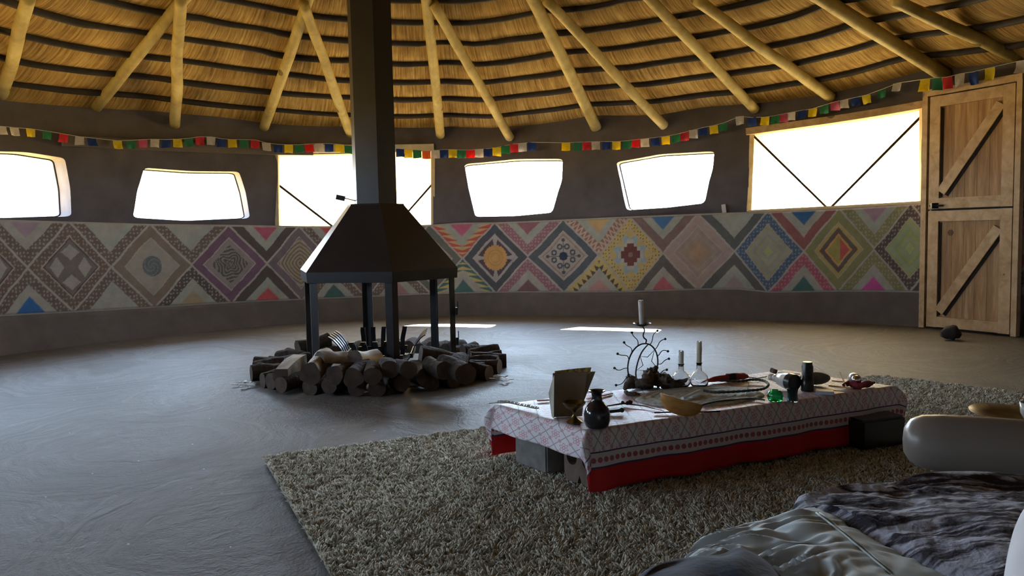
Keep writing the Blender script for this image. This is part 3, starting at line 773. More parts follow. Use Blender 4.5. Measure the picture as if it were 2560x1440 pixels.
b = hexring(MB(), [(.585, ZR), (.590, ZR + .07), (.215, ZT), (.21, ZT + .012), (.165, ZT + .014), (.155, ZT + .006), (.20, ZT - .01), (.575, ZR + .06), (.575, ZR)]); o = recalc(b.build('hood', m_black, fp))
b = hexring(MB(), [(.160, ZT - .01), (.160, 4.62), (.150, 4.62), (.150, ZT - .01)]); recalc(b.build('flue', m_black, fp))
for k in range(6):
    c = hexp(.560, 0, k) - FC; d = Vector((-c.y, c.x, 0)).normalized(); rd = Vector((c.x, c.y, 0)).normalized(); b = MB()
    for sgn in (-1, 1):
        dd = (d * sgn * .87 - rd * .5).normalized()
        p0 = c + dd * .022; b.bar(p0 + Vector((0, 0, 0)), p0 + Vector((0, 0, ZR + .05)), .048, .006, dd.cross(Vector((0, 0, 1))))
    b.build('post', m_black, fp)
b = MB(); dp = Py(852, 493, 5.35) - FC; de = Py(893, 503, 5.35) - FC
b.tube([dp, de], .004, 6); b.bar(dp - Vector((.03, 0, -.002)), dp + Vector((.03, 0, -.012)), .03, .035); b.bar(de + Vector((.0, 0, -.03)), de + Vector((.012, 0, .06)), .03, .006, (0, 1, 0))
b.build('damper_handle', m_black, fp)
for zz in (.09, .30):
    pc = hexp(.563, 0, 0) - FC
    b = MB(); b.box(pc + Vector((.012, 0, .12 + zz)), (.02, .02, .05)); b.tube([pc + Vector((.02, 0, .13 + zz)), pc + Vector((.02, 0, .19 + zz))], .004, 6); b.build('hinge_pin', m_black, fp)
# fire grate: flared basket of flat bars
gr = empty('fire_grate', FC + Vector((0, 0, .03)), 'black iron grate of curved flat bars inside the ring of logs', 'grate')
bpy.context.view_layer.update()
for sd in range(4):
    rot = Matrix.Rotation(sd * PI / 2 + math.radians(4), 3, 'Z')
    for k in range(5):
        y = (k - 2) * .072; P = [(.05, y, .03), (.17, y, .035), (.225, y, .08), (.255, y, .15), (.30, y * 1.08, .21), (.335, y * 1.1, .235 if sd != 3 else .20)]
        b = MB(); P2 = catmull(P, 10); vs = []
        for i, p in enumerate(P2):
            t_ = P2[min(i + 1, 10)] - P2[max(i - 1, 0)]; t_ = Vector(t_).normalized(); n_ = Vector((0, 1, 0)).cross(t_).normalized()
            for (w_, h_) in ((-1, -1), (1, -1), (1, 1), (-1, 1)): vs.append(rot @ (Vector(p) + Vector((0, 1, 0)) * .017 * w_ + n_ * .004 * h_))
        fs = [(i * 4 + q, i * 4 + (q + 1) % 4, i * 4 + 4 + (q + 1) % 4, i * 4 + 4 + q) for i in range(10) for q in range(4)] + [(3, 2, 1, 0), (40, 41, 42, 43)]
        b.add(vs, fs); b.build('grate_bar', m_black, gr)
b = MB()
for sd in range(4):
    rot = Matrix.Rotation(sd * PI / 2 + math.radians(4), 3, 'Z'); b.bar(rot @ Vector((.235, -.18, .09)), rot @ Vector((.235, .18, .09)), .02, .03)
    b.box(rot @ Vector((.17, .17, .02)), (.03, .03, .05))
b.build('base_frame', m_black, gr)
b = MB(); NAh, NRh = 40, 10; b.v.append((FC.x, FC.y, .05))
for i in range(1, NRh + 1):
    for k in range(NAh):
        a_ = 2 * PI * k / NAh; r = .70 * i / NRh; b.v.append((FC.x + r * math.cos(a_), FC.y + r * math.sin(a_), max(0.001, .05 * (1 - (i / NRh) ** 4) + .012 * noise.noise(Vector((r * 9 * math.cos(a_), r * 9 * math.sin(a_), 0))) * (i < NRh))))
for k in range(NAh): b.f.append((0, 1 + k, 1 + (k + 1) % NAh)); b.mi.append(0)
for i in range(NRh - 1):
    for k in range(NAh): b.f.append((1 + i * NAh + k, 1 + (i + 1) * NAh + k, 1 + (i + 1) * NAh + (k + 1) % NAh, 1 + i * NAh + (k + 1) % NAh)); b.mi.append(0)
tag(b.build('ash_bed', m_ash, None, True), 'bed of grey ash in the middle of the log ring', 'ash', kind='stuff')
# logs
def log(p0, p1, r, seed, mats=(m_bark, m_cut), label=None, group=None, half=0, lump=.22, name='log'):
    p0, p1 = Vector(p0), Vector(p1); c = (p0 + p1) / 2; ax = (p1 - p0); L = ax.length; ax.normalize()
    q = Vector((0, 0, 1)) if abs(ax.z) < .9 else Vector((1, 0, 0)); s1 = ax.cross(q).normalized(); s2 = s1.cross(ax)
    b = MB(); n = 22; N = 9; vs = []
    for i in range(N):
        t = i / (N - 1); o = p0.lerp(p1, t) + s2 * .012 * math.sin(t * 3 + seed) + s1 * .012 * math.cos(t * 2.3 + seed)
        for k in range(n):
            an = 2 * PI * k / n; rr = r * (1 + lump * noise.noise(Vector((math.cos(an) * 1.1 + seed, math.sin(an) * 1.1 + seed, t * 1.2))) + .07 * noise.noise(Vector((math.cos(an) * 5, math.sin(an) * 5 + seed, t * 4))))
            x, y = math.cos(an) * rr, math.sin(an) * rr
            if half: y = max(y, -r * .05) if half == 1 else y; x = min(x, r * .35) if half == 2 else x
            if half == 2: y = min(y, r * .5)
            vs.append(o + s1 * x + s2 * y)
    fs = [(i * n + k, i * n + (k + 1) % n, (i + 1) * n + (k + 1) % n, (i + 1) * n + k) for i in range(N - 1) for k in range(n)]
    b.add([v - c for v in vs], fs, 0); b.f.append(tuple(range(n - 1, -1, -1))); b.mi.append(1); b.f.append(tuple(range((N - 1) * n, N * n))); b.mi.append(1)
    o = b.build(name, list(mats)); o.location = c; autosmooth(o, 45)
    return tag(o, label or 'dark round log laid end-on in the low ring around the fireplace', 'log', group or 'logs ringed around the fireplace')
NL = 36
for k in range(NL):
    a_ = 2 * PI * k / NL + .06 * (hsh(k, 1) - .5); r = .049 + .007 * hsh(k, 2); ri = .645 + .03 * hsh(k, 3); ro = .86 + .07 * hsh(k, 5)
    u = Vector((math.cos(a_), math.sin(a_), 0)); log(FC + u * ri + Vector((0, 0, r * .98)), FC + u * ro + Vector((0, 0, r * .98)), r, k * 2.3 + 1, lump=.1)
# the upper logs that can be told apart
def at(px, py, y): return Py(px, py, y)
G2 = 'logs lying on top of the ring'
log(at(890, 899, 4.70), at(936, 897, 4.86), .062, 3.3, (m_birch, m_cut), 'white smooth-barked log on top at the front of the fireplace', G2, lump=.05)
log(at(800, 910, 4.66), at(868, 900, 4.78), .066, 8.1, (m_split, m_cut), 'pale split log beside the white one, bright torn wood on top', G2, half=1)
log(at(772, 930, 4.55), at(812, 900, 4.85), .066, 5.1, (m_split, m_cut), 'split log with stringy pale bark pointing at the viewer', G2)
log(at(706, 938, 4.62), at(762, 898, 5.0), .070, 6.6, (m_split, m_cut), 'broad flat split log with three ridges at the left front', G2, half=2)
log(at(648, 935, 5.02), at(700, 930, 5.12), .070, 2.6, (m_bark, m_cut), 'dark log block standing out at the left end of the ring', G2)
log(at(745, 868, 5.75), at(820, 850, 5.90), .055, 9.6, (m_bark, m_cut), 'long dark branch leaning up behind the left posts', G2)
log(at(715, 905, 5.35), at(770, 903, 5.45), .055, 4.9, (m_bark, m_cut), 'reddish dark log behind the ridged split log', G2)
log(at(1050, 893, 4.98), at(1170, 905, 5.08), .062, 7.7, (m_bark, m_cut), 'long dark knotty log lying crosswise at the right of the ring', G2)
log(at(1068, 940, 4.62), at(1035, 922, 4.95), .058, 10.4, (m_bark, m_cut), 'round log with its cut end toward the viewer, right of the front post', G2)
log(at(1118, 925, 4.78), at(1148, 905, 5.02), .060, 11.4, (m_bark, m_cut), 'dark log under the right end of the long knotty log', G2)
log(at(1170, 938, 5.05), at(1228, 930, 5.12), .062, 12.9, (m_bark, m_cut), 'dark log sticking out at the far right of the ring', G2)
for i, (px, qx) in enumerate(((1020, 990), (1118, 1070), (1162, 1105), (972, 965), (840, 845), (885, 905), (926, 925))):
    hz = .150 if i < 4 else .128; e0 = Pz(px, 930 - 3 * (i % 2) if i < 4 else 941, hz); e1_ = e0 + (FC + Vector((0, 0, hz)) - e0).normalized() * (.24 + .02 * (i % 3))
    log(e0, e1_, .052 + .004 * (i % 3), 20 + i * 1.9, (m_bark, m_cut), 'dark log end in the upper layer at the front of the ring', 'dark front logs of the upper layer')
b = MB(); c = at(1092, 884, 5.25); b.bar(c + Vector((-.06, .03, .0)), c + Vector((.07, -.03, -.012)), .07, .016); tag(b.build('wood_plank', m_birch), 'small pale flat plank on the logs by the rear right post', 'plank')
b = MB(); c = at(1032, 908, 5.02); b.bar(c + Vector((-.04, 0, .0)), c + Vector((.045, .01, .0)), .05, .014); tag(b.build('wood_chip', m_split), 'pale wood chip between the front right post and the knotty log', 'wood chip')
for (px, py, l_) in ((612, 965, 'pale bark scrap on the floor left of the logs'), (1258, 950, 'pale bark scrap on the floor right of the logs')):
    b = MB(); c = Pz(px, py)
    for k in range(9):
        q = c + Vector(((hsh(k, 3) - .5) * .16, (hsh(k, 6) - .5) * .22, .006)); a_ = hsh(k, 8) * 6; dd = Vector((math.cos(a_), math.sin(a_), 0)) * (.012 + .02 * hsh(k, 2)); b.bar(q - dd, q + dd + Vector((0, 0, .006)), .014, .005)
    tag(b.build('bark_scraps', m_birch), l_, 'bark scraps')

# ------------------------------------------------------------------ rug
def rug():
    z = .0
    c0 = Pz(662, 1155); c1 = Pz(2192, 948); ea_ = (c1 - c0); ea_.z = 0; L = ea_.length; ea_.normalize(); eb = Vector((ea_.y, -ea_.x, 0)); Wd = 2.15
    # left edge direction follows the photo
    le = (Pz(832, 1438) - c0); le.z = 0; le.normalize()
    eb = (le * .85 + eb * .15).normalized()
    re = (Pz(2560, 992) - c1); re.z = 0; re.normalize()
    b = MB(); quad = [c0, c1, c1 + re * 2.6, c0 + eb * 2.9]
    def P(u, v): return (quad[0] * (1 - u) + quad[1] * u) * (1 - v) + (quad[3] * (1 - u) + quad[2] * u) * v
    N = 24
    for j in range(N + 1):
        for i in range(N + 1): q = P(i / N, j / N); b.v.append((q.x, q.y, .012))
    for j in range(N + 1):
        for i in range(N + 1): q = P(i / N, j / N); b.v.append((q.x, q.y, .0005))
    M_ = (N + 1) ** 2
    for j in range(N):
        for i in range(N):
            a0 = j * (N + 1) + i; b.f.append((a0, a0 + 1, a0 + N + 2, a0 + N + 1)); b.mi.append(0); b.f.append(tuple(M_ + q for q in (a0, a0 + N + 1, a0 + N + 2, a0 + 1))); b.mi.append(0)
    M = Mat('shaggy_wool', (.5, .47, .38), .9, 0, .1); n = M.noise(M.coord('Object'), 26, 4, .7)
    oi = M.node('ShaderNodeAttribute'); oi.attribute_name = 'tint'
    c = M.mix(X(M.nt, oi.outputs['Fac']), (.42, .385, .30), (.78, .745, .63)); M.color(M.mix(n * .25, c, (.50, .47, .40))); mrug = M.m
    root = b.build('shaggy_rug', mrug); recalc(root); tag(root, 'cream long-pile shaggy rug lying under the low table', 'rug')
    # pile: individual curved yarn tufts, one mesh
    NT = 210000; u = rng.random(NT); v = rng.random(NT)
    ne = 3500; u[:ne] = rng.random(ne) * .004; u[ne:2 * ne] = 1 - rng.random(ne) * .004; v[2 * ne:3 * ne] = rng.random(ne) * .006; v[3 * ne:4 * ne] = 1 - rng.random(ne) * .006
    q = [np.array(p) for p in quad]
    base = ((q[0][None] * (1 - u)[:, None] + q[1][None] * u[:, None]) * (1 - v)[:, None] + (q[3][None] * (1 - u)[:, None] + q[2][None] * u[:, None]) * v[:, None]); base[:, 2] = .010
    # clump field: neighbouring yarns lean the same way
    ang = 2.2 * np.sin(base[:, 0] * 41 + 2.1 * np.sin(base[:, 1] * 37)) + 2.2 * np.sin(base[:, 1] * 47 + 1.7 * np.sin(base[:, 0] * 43)) + rng.normal(0, .8, NT)
    hgt = .015 + .009 * rng.random(NT) + .006 * np.sin(base[:, 0] * 60 + 2 * np.sin(base[:, 1] * 51)) * np.sin(base[:, 1] * 66)
    lean = .006 + .010 * rng.random(NT); d = np.stack([np.cos(ang), np.sin(ang), np.zeros(NT)], 1); s_ = np.stack([-np.sin(ang), np.cos(ang), np.zeros(NT)], 1)
    up_ = np.array([0, 0, 1.]); wd = .0028 + .0018 * rng.random(NT)
    rings = []
    for t, k in ((0, 1.0), (.55, 1.15), (1.0, .55)):
        c = base + d * (lean * t ** 1.6)[:, None] + up_ * (hgt * (t - .18 * t * t))[:, None]
        for a_ in (0, 2 * PI / 3, 4 * PI / 3):
            rings.append(c + (d * math.cos(a_) + s_ * math.sin(a_)) * (wd * k)[:, None])
    V = np.stack(rings, 1).reshape(-1, 3)
    F_ = []
    for j in range(2):
        for k in range(3): F_.append([j * 3 + k, j * 3 + (k + 1) % 3, j * 3 + 3 + (k + 1) % 3, j * 3 + 3 + k])
    F_ = np.array(F_); quads = (F_[None] + (np.arange(NT) * 9)[:, None, None]).reshape(-1, 4); tris = (np.array([[6, 7, 8]])[None] + (np.arange(NT) * 9)[:, None, None]).reshape(-1, 3)
    me = bpy.data.meshes.new('pile'); nl = quads.size + tris.size
    me.vertices.add(len(V)); me.vertices.foreach_set('co', V.astype(np.float32).ravel()); me.loops.add(nl); me.loops.foreach_set('vertex_index', np.concatenate([quads.ravel(), tris.ravel()]).astype(np.int32))
    npg = len(quads) + len(tris); me.polygons.add(npg); st = np.concatenate([np.arange(len(quads)) * 4, quads.size + np.arange(len(tris)) * 3]).astype(np.int32); me.polygons.foreach_set('loop_start', st)
    me.update(calc_edges=True); me.validate(); me.materials.append(mrug)
    at_ = me.attributes.new('tint', 'FLOAT', 'POINT'); at_.data.foreach_set('value', np.repeat(rng.random(NT), 9).astype(np.float32))
    me.shade_smooth(); o = bpy.data.objects.new('pile', me); COL.objects.link(o); o.parent = root; o['kind'] = 'stuff'
rug()
RZ = .030

# ------------------------------------------------------------------ low table and its cloth
TZ = .250
tA, tB, tC = Pz(1240, 1014, TZ), Pz(1466, 1079, TZ), Pz(2238, 968, TZ)
e1 = (tC - tB); e1.z = 0; LT = e1.length; e1.normalize(); eS = (tA - tB); eS.z = 0; WT = eS.length; eS.normalize()
ez = Vector((0, 0, 1))
def T(x, y, z=0.0): return tB + e1 * x + eS * y + Vector((0, 0, z - TZ))      # table coordinates -> world
tb_root = empty('low_table', T(LT / 2, WT / 2, RZ), 'long low wooden board table hidden under the red and white cloth', 'table'); bpy.context.view_layer.update(); TO = tb_root.location.copy()
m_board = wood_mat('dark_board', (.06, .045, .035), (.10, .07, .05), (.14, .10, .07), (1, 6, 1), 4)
b = MB(); zt = TZ - .006
P4 = [T(.012, .012, zt), T(LT - .012, .012, zt), T(LT - .012, WT - .012, zt), T(.012, WT - .012, zt)]; P8 = P4 + [p - Vector((0, 0, .035)) for p in P4]
b.add([p - TO for p in P8], [(0, 1, 2, 3), (7, 6, 5, 4), (0, 4, 5, 1), (1, 5, 6, 2), (2, 6, 7, 3), (3, 7, 4, 0)]); b.build('tabletop', m_board, tb_root)
m_block = mottled('concrete_block', (.16, .15, .14), (.26, .245, .23), .9, 20, .5, .01); m_brick = mottled('brown_hollow_brick', (.13, .09, .07), (.20, .14, .11), .9, 20, .5, .01)
def block(x, y, lx, ly, mat, name, label, holes=0):
    z0, z1 = RZ - .004, zt - .036; root_c = T(x, y, (z0 + z1) / 2); h = z1 - z0; b = MB()
    M_ = Matrix((e1, eS, ez)).transposed()
    # faces: open holes through the block, seen from the short side
    if holes:
        # solid cross-section with round holes -> columns around tubes running along e1
        n = 20; hr = min(h * .30, ly / holes * .33)
        for k in range(holes):
            cy_ = (k - (holes - 1) / 2) * ly / holes; cw = ly / holes
            outer = []; inner = []
            for q in range(n):
                an = 2 * PI * q / n; ca, sa = math.cos(an), math.sin(an); s_ = min(cw / 2 / max(abs(ca), 1e-6), h / 2 / max(abs(sa), 1e-6)); outer.append((cy_ + ca * s_, sa * s_)); inner.append((cy_ + ca * hr, sa * hr))
            vs = [M_ @ Vector((sx * lx / 2, p[0], p[1])) for sx in (-1, 1) for ring in (outer, inner) for p in ring]
            fs = []
            for q in range(n):
                q2 = (q + 1) % n; fs += [(q, q2, n + q2, n + q), (2 * n + q, 3 * n + q, 3 * n + q2, 2 * n + q2), (q, 2 * n + q, 2 * n + q2, q2), (n + q, n + q2, 3 * n + q2, 3 * n + q)]
            b.add(vs, fs)
    else: b.box((0, 0, 0), (lx, ly, h), 0, M_, .006)
    o = b.build(name, mat); o.location = root_c; return tag(o, label, 'block')
block(.11, WT - .17, .15, .20, m_block, 'concrete_block', 'grey concrete block under the left end of the low table')
block(.16, .105, .22, .17, m_brick, 'hollow_brick', 'brown hollow brick with two round holes under the near left corner', 2)
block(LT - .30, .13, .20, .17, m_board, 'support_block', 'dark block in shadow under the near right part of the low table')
block(LT - .12, WT - .16, .15, .20, m_block, 'concrete_block', 'grey concrete block under the far right end of the low table')
def cloth_mat():
    M = Mat('red_white_block_print_cotton', (.8, .7, .75), .5, 0, .5); u, v = M.uv()      # u,v in metres of cloth, v measured up from the long hem
    s = .075
    a_ = (u / s + v / s * .62); c_ = (u / s - v / s * .62)
    la = (a_.fract() - .5).abs().gt(.470); lc = (c_.fract() - .5).abs().gt(.470); line = la.mx(lc)
    # motif in the middle of each lozenge
    fa = a_.fract() - .5; fc = c_.fract() - .5; px_ = fa + fc; py_ = fa - fc
    r = (px_ * px_ + py_ * py_).sqrt()
    at_ = M.node('ShaderNodeMath', operation='ARCTAN2'); M.link(py_, at_.inputs[0]); M.link(px_, at_.inputs[1]); an = X(M.nt, at_.outputs[0])
    pet = ((an * 6.0).sin() * .08 + .33 - r).abs().lt(.045).mx((r - .13).abs().lt(.05)).mx(r.gt(.55) * r.lt(.66) * (an * 2.0).sin().abs().gt(.93))
    white = M.mix(M.noise(M.coord('Object'), 30, 3) * .25, (.92, .87, .91), (.84, .77, .83))
    c = M.mix(pet * .6, white, (.62, .07, .16)); c = M.mix(line * .6, c, (.20, .12, .18))
    # border rows
    bd = v.lt(.135) * v.gt(.085); fl_ = ((u / .026).fract() - .5); vv = (v - .110) / .026
    dd = (fl_ * fl_ + vv * vv).sqrt(); fx = dd.lt(.38); c = M.mix(bd, c, M.mix(fx * .85, (.78, .70, .72), (.45, .03, .08)))
    ed = (v - .138).abs().lt(.0025).mx((v - .083).abs().lt(.004)); c = M.mix(ed, c, (.07, .05, .16))
    c = M.mix(v.lt(.080), c, (.62, .010, .016)); M.color(c)
    tr = M.node('ShaderNodeBsdfTranslucent'); M.link(c, tr.inputs[0]); mx = M.node('ShaderNodeMixShader'); mx.inputs[0].default_value = .22
    M.link(M.b.outputs[0], mx.inputs[1]); M.link(tr.outputs[0], mx.inputs[2]); M.link(mx.outputs[0], M.out.inputs[0]); return M.m
m_cloth = cloth_mat()
def cloth():
    # perimeter walk (counter-clockwise from near-left corner B along the long near side): position, outward, hem drop
    Ls, Ws = LT, WT; hem_long = .215; v_top = hem_long
    V, UV, Fc = [], [], []
    NX, NY = 90, 30
    for j in range(NY + 1):
        for i in range(NX + 1):
            x, y = Ls * i / NX, Ws * j / NY
            z = TZ + .003 + .0025 * noise.noise(Vector((x * 7, y * 7, 2)))
            V.append(T(x, y, z)); UV.append((x, v_top + y))
    for j in range(NY):
        for i in range(NX): a0 = j * (NX + 1) + i; Fc.append((a0, a0 + 1, a0 + NX + 2, a0 + NX + 1))
    per = []
    for i in range(NX + 1): per.append((Ls * i / NX, 0, (0, -1)))
    cn = 10
    for k in range(1, cn): t = k / cn * PI / 2; per.append((Ls, 0, (math.sin(t), -math.cos(t))))
    for j in range(NY + 1): per.append((Ls, Ws * j / NY, (1, 0)))
    for k in range(1, cn): t = k / cn * PI / 2; per.append((Ls, Ws, (math.cos(t), math.sin(t))))
    for i in range(NX + 1): per.append((Ls * (1 - i / NX), Ws, (0, 1)))
    for k in range(1, cn): t = k / cn * PI / 2; per.append((0, Ws, (-math.sin(t), math.cos(t))))
    for j in range(NY + 1): per.append((0, Ws * (1 - j / NY), (-1, 0)))
    for k in range(1, cn): t = k / cn * PI / 2; per.append((0, 0, (-math.cos(t), -math.sin(t))))
    NP = len(per); ND = 16; base = len(V)
    for q, (x, y, (ox, oy)) in enumerate(per):
        # available drop in cloth before the hem in this outward direction
        near, far, left, right = oy < -.01, oy > .01, ox < -.01, ox > .01
        dl = .095; dlong = hem_long
        cx_, cy_ = abs(ox), abs(oy)
        drop = 1 / max(cx_ / dl, cy_ / dlong) if (cx_ > .01 and cy_ > .01) else (dl if cx_ > .5 else dlong)
        if cx_ > .01 and cy_ > .01: drop = min(drop, .245)
        for k in range(1, ND + 1):
            s_ = drop * k / ND; t = k / ND
            fold = (.010 * math.sin(x * 15 + 1) + .006 * math.sin(x * 34 + y * 21)) * t
            corner = 1.0 if (cx_ > .01 and cy_ > .01) else 0.0
            outw = .006 + .012 * t + fold + corner * .035 * math.sin(PI * min(1, t * 1.1)) * math.sin(2 * math.atan2(cy_, cx_)) 
            z = TZ - s_ * (.985 if not corner else .96)
            z = max(z, RZ + .004)
            if TZ - s_ < RZ + .004: outw += (RZ + .004 - (TZ - s_)) * .8
            V.append(T(x + ox * outw, y + oy * outw, z))
            if cy_ > .5 or corner: vv = v_top - s_ * max(cy_, .0); uu = x + ox * s_ 
            else: vv = v_top + y; uu = -s_ if ox < 0 else Ls + s_
            if oy > 0: vv = v_top - s_ * cy_
            UV.append((uu, vv))
    def topi(q):
        x, y, _ = per[q]; return round(y / Ws * NY) * (NX + 1) + round(x / Ls * NX)
    for q in range(NP):
        q2 = (q + 1) % NP; a0, a1 = topi(q), topi(q2)
        if a0 != a1: Fc.append((a0, base + q * ND, base + q2 * ND, a1))
        else: Fc.append((a0, base + q * ND, base + q2 * ND))
        for k in range(ND - 1): Fc.append((base + q * ND + k, base + q * ND + k + 1, base + q2 * ND + k + 1, base + q2 * ND + k))
    org = T(Ls / 2, Ws / 2, TZ); me = bpy.data.meshes.new('tablecloth'); me.from_pydata([tuple(v - org) for v in V], [], Fc); me.materials.append(m_cloth)
    ul = me.uv_layers.new(name='UVMap')
    for l in me.loops: ul.data[l.index].uv = UV[l.vertex_index]
    o = bpy.data.objects.new('tablecloth', me); COL.objects.link(o); o.location = org; recalc(o); me.shade_smooth()
    md = o.modifiers.new('thickness', 'SOLIDIFY'); md.thickness = .0015; md.offset = 0
    tag(o, 'white cloth printed with red lozenge flowers and a plain red hem over the low table', 'tablecloth')
cloth()
TT = TZ + .007
def tp(px, py, dz=0.0): p = Pz(px, py, TT); p.z += dz; return p
def upx(px, py0, py1): return (py0 - py1) * Pz(px, py0, TT).y / F       # height in metres of a picture height at that place

#PART3

# ------------------------------------------------------------------ things on the table
def mat(name, c, rough=.5, metal=0, spec=.5, var=.25, scale=20, bump=.15):
    return mottled(name, tuple(q * (1 - var) for q in c), tuple(min(1, q * (1 + var)) for q in c), rough, scale, bump, .003, metal, spec)
def glass_mat(name, tint=(.96, .98, 1), rough=.0):
    M = Mat(name, tint, rough); M.b.inputs['Transmission Weight'].default_value = 1; M.b.inputs['IOR'].default_value = 1.45; return M.m
m_wax = mat('white_wax', (.72, .70, .66), .5, var=.06)
def mxy(loc, o): o.location = loc; return o
def px_m(px, py): return tp(px, py).y / F            # metres per picture pixel at that spot on the table
# brown paper bag with folded leaves
def paper_bag():
    c = tp(1425, 1040); s_ = px_m(1425, 1040); root = empty('paper_bag', c, 'brown folded paper booklet with yellow marks standing open at the left of the table', 'booklet')
    bpy.context.view_layer.update(); mk = mat('brown_kraft_paper', (.24, .18, .11), .85, var=.12)
    M = Mat('kraft_with_yellow_print', (.24, .18, .11), .85); co = M.coord('Object'); sp_ = M.node('ShaderNodeSeparateXYZ'); M.link(co, sp_.inputs[0]); z = X(M.nt, sp_.outputs[2])
    n = M.noise(co, 70, 3); M.color(M.mix(z.gt(.160) * n.gt(.47), (.24, .18, .11), (.62, .42, .08))); mk2 = M.m
    def leaf(p, q, h0, h1, t0, t1, nm, m_):
        b = MB(); N = 6; vs = []
        for sd in (-.0008, .0008):
            for i in range(N + 1):
                for j in range(N + 1):
                    u, v = i / N, j / N; P_ = Vector(p).lerp(Vector(q), u); hh = h0 + (h1 - h0) * u
                    vs.append(P_ + Vector(((t0 + (t1 - t0) * u) * v, sd + .006 * math.sin(u * PI) * v, hh * v)))
        K = (N + 1) ** 2; fs = []
        for i in range(N):
            for j in range(N):
                a0 = i * (N + 1) + j; fs.append((a0, a0 + N + 1, a0 + N + 2, a0 + 1)); fs.append((K + a0, K + a0 + 1, K + a0 + N + 2, K + a0 + N + 1))
        b.add(vs, fs); return b.build(nm, m_, root, True)
    w_ = 85 * s_
    leaf((-w_ * .5, -.012, 0), (w_ * .36, -.004, 0), 112 * s_, 112 * s_, 0, .02, 'front_leaf', mk)
    leaf((-w_ * .48, .0, 0), (w_ * .28, .015, 0), 116 * s_, 122 * s_, .006, .05, 'middle_leaf', mk2)
    leaf((-w_ * .42, .01, 0), (w_ * .30, .04, 0), 108 * s_, 108 * s_, .0, .065, 'rear_leaf', mk2)
    leaf((-w_ * .55, -.0, 0), (-w_ * .50, -.035, 0), 60 * s_, 110 * s_, -.01, .004, 'side_flap', mat('pale_bag_side', (.45, .42, .34), .8))
paper_bag()
# brass goblet
def lathe_thing(name, px, py, prof, mat_, label, cat, tilt=None, seg=36, hpx=None, sub=None):
    """prof in pixels: (radius, height)"""
    s_ = px_m(px, py); c = tp(px, py); b = MB(); b.lathe([(r * s_, z * s_) for r, z in prof], seg); o = b.build(name, mat_, None, True); o.location = c
    if tilt is not None: o.rotation_euler = tilt
    autosmooth(o, 50); return tag(o, label, cat)
m_brass = mat('aged_brass', (.17, .125, .045), .3, .9, .5, .2)
lathe_thing('brass_goblet', 1436, 1056, [(0, 0), (20, 0), (21, 2), (16, 6), (8, 12), (4, 20), (4, 26), (8, 31), (20, 38), (28, 48), (30, 53), (27, 53), (20, 42), (8, 35), (0, 34)], m_brass, 'small dark brass goblet between the paper booklet and the round bottle', 'goblet')
bt = lathe_thing('round_bottle', 1493, 1068, [(0, 0), (24, 0), (29, 4), (33, 18), (33.5, 34), (30, 48), (22, 60), (14, 67), (12.5, 80), (14, 88), (22, 93), (21, 95), (16, 94), (10.5, 88), (9.5, 78), (8, 68), (0, 66)], Mat('dark_glazed_ceramic', (.018, .018, .022), .12, 0, .6).m, 'round black glazed bottle with flared neck at the near left corner', 'bottle')
b = MB(); s_ = px_m(1540, 1030); c = tp(1536, 1034); b.bar(c + Vector((-.03, 0, .008)), c + Vector((.025, .005, .012)), .012, .012); b.sphere(c + Vector((.03, .006, .012)), .010, 6); tag(b.build('small_stopper', m_black, None), 'little black stopper lying behind the round bottle', 'stopper')
# dried herb sprig
b = MB(); P_ = [tp(1222, 1012, .006), tp(1262, 1011, .008), tp(1300, 1017, .006), tp(1342, 1026, .006)]; C_ = catmull([tuple(p) for p in P_], 24); b.tube(C_, .0014, 5)
for i in range(4, 25):
    for sd in (-1, 1):
        p = Vector(C_[min(i, 24)]); q = p + Vector((.008 + .006 * hsh(i, 2), sd * (.012 + .014 * hsh(i, sd + 5)), .004 * hsh(i, 7))); b.tube([p, p.lerp(q, .5) + Vector((0, 0, .003)), q], [.0006, .0024, .0005], 4)
m_herb = mat('dried_herb', (.20, .21, .15), .8); tag(b.build('herb_sprig', m_herb), 'dried grey-green herb sprig lying along the left edge of the cloth', 'sprig')
b = MB(); b.bar(tp(1343, 1003, .003), tp(1372, 1001, .003), .016, .005); tag(b.build('red_strip', mat('red_card', (.55, .14, .12), .7)), 'small red strip poking out left of the paper booklet', 'card')
b = MB(); b.bar(tp(1468, 999, .003), tp(1530, 985, .003), .012, .005); tag(b.build('red_strip', mat('salmon_card', (.60, .25, .20), .7)), 'thin salmon strip on the cloth just behind the round bottle', 'card')
# incense twig with a dark knot
b = MB(); b.tube([tp(1515, 1018, .004), tp(1560, 1012, .006), tp(1610, 1018, .005), tp(1660, 1030, .004)], [.0025, .004, .002, .001], 6)
for k in range(8): b.sphere(tp(1566 + 12 * (hsh(k, 1) - .5) * 2, 1011 + 3 * hsh(k, 2), .008 + .006 * hsh(k, 3)), .007, 5)
tag(b.build('twig', m_bark), 'thin dark twig with a knotty bud right of the round bottle', 'twig')

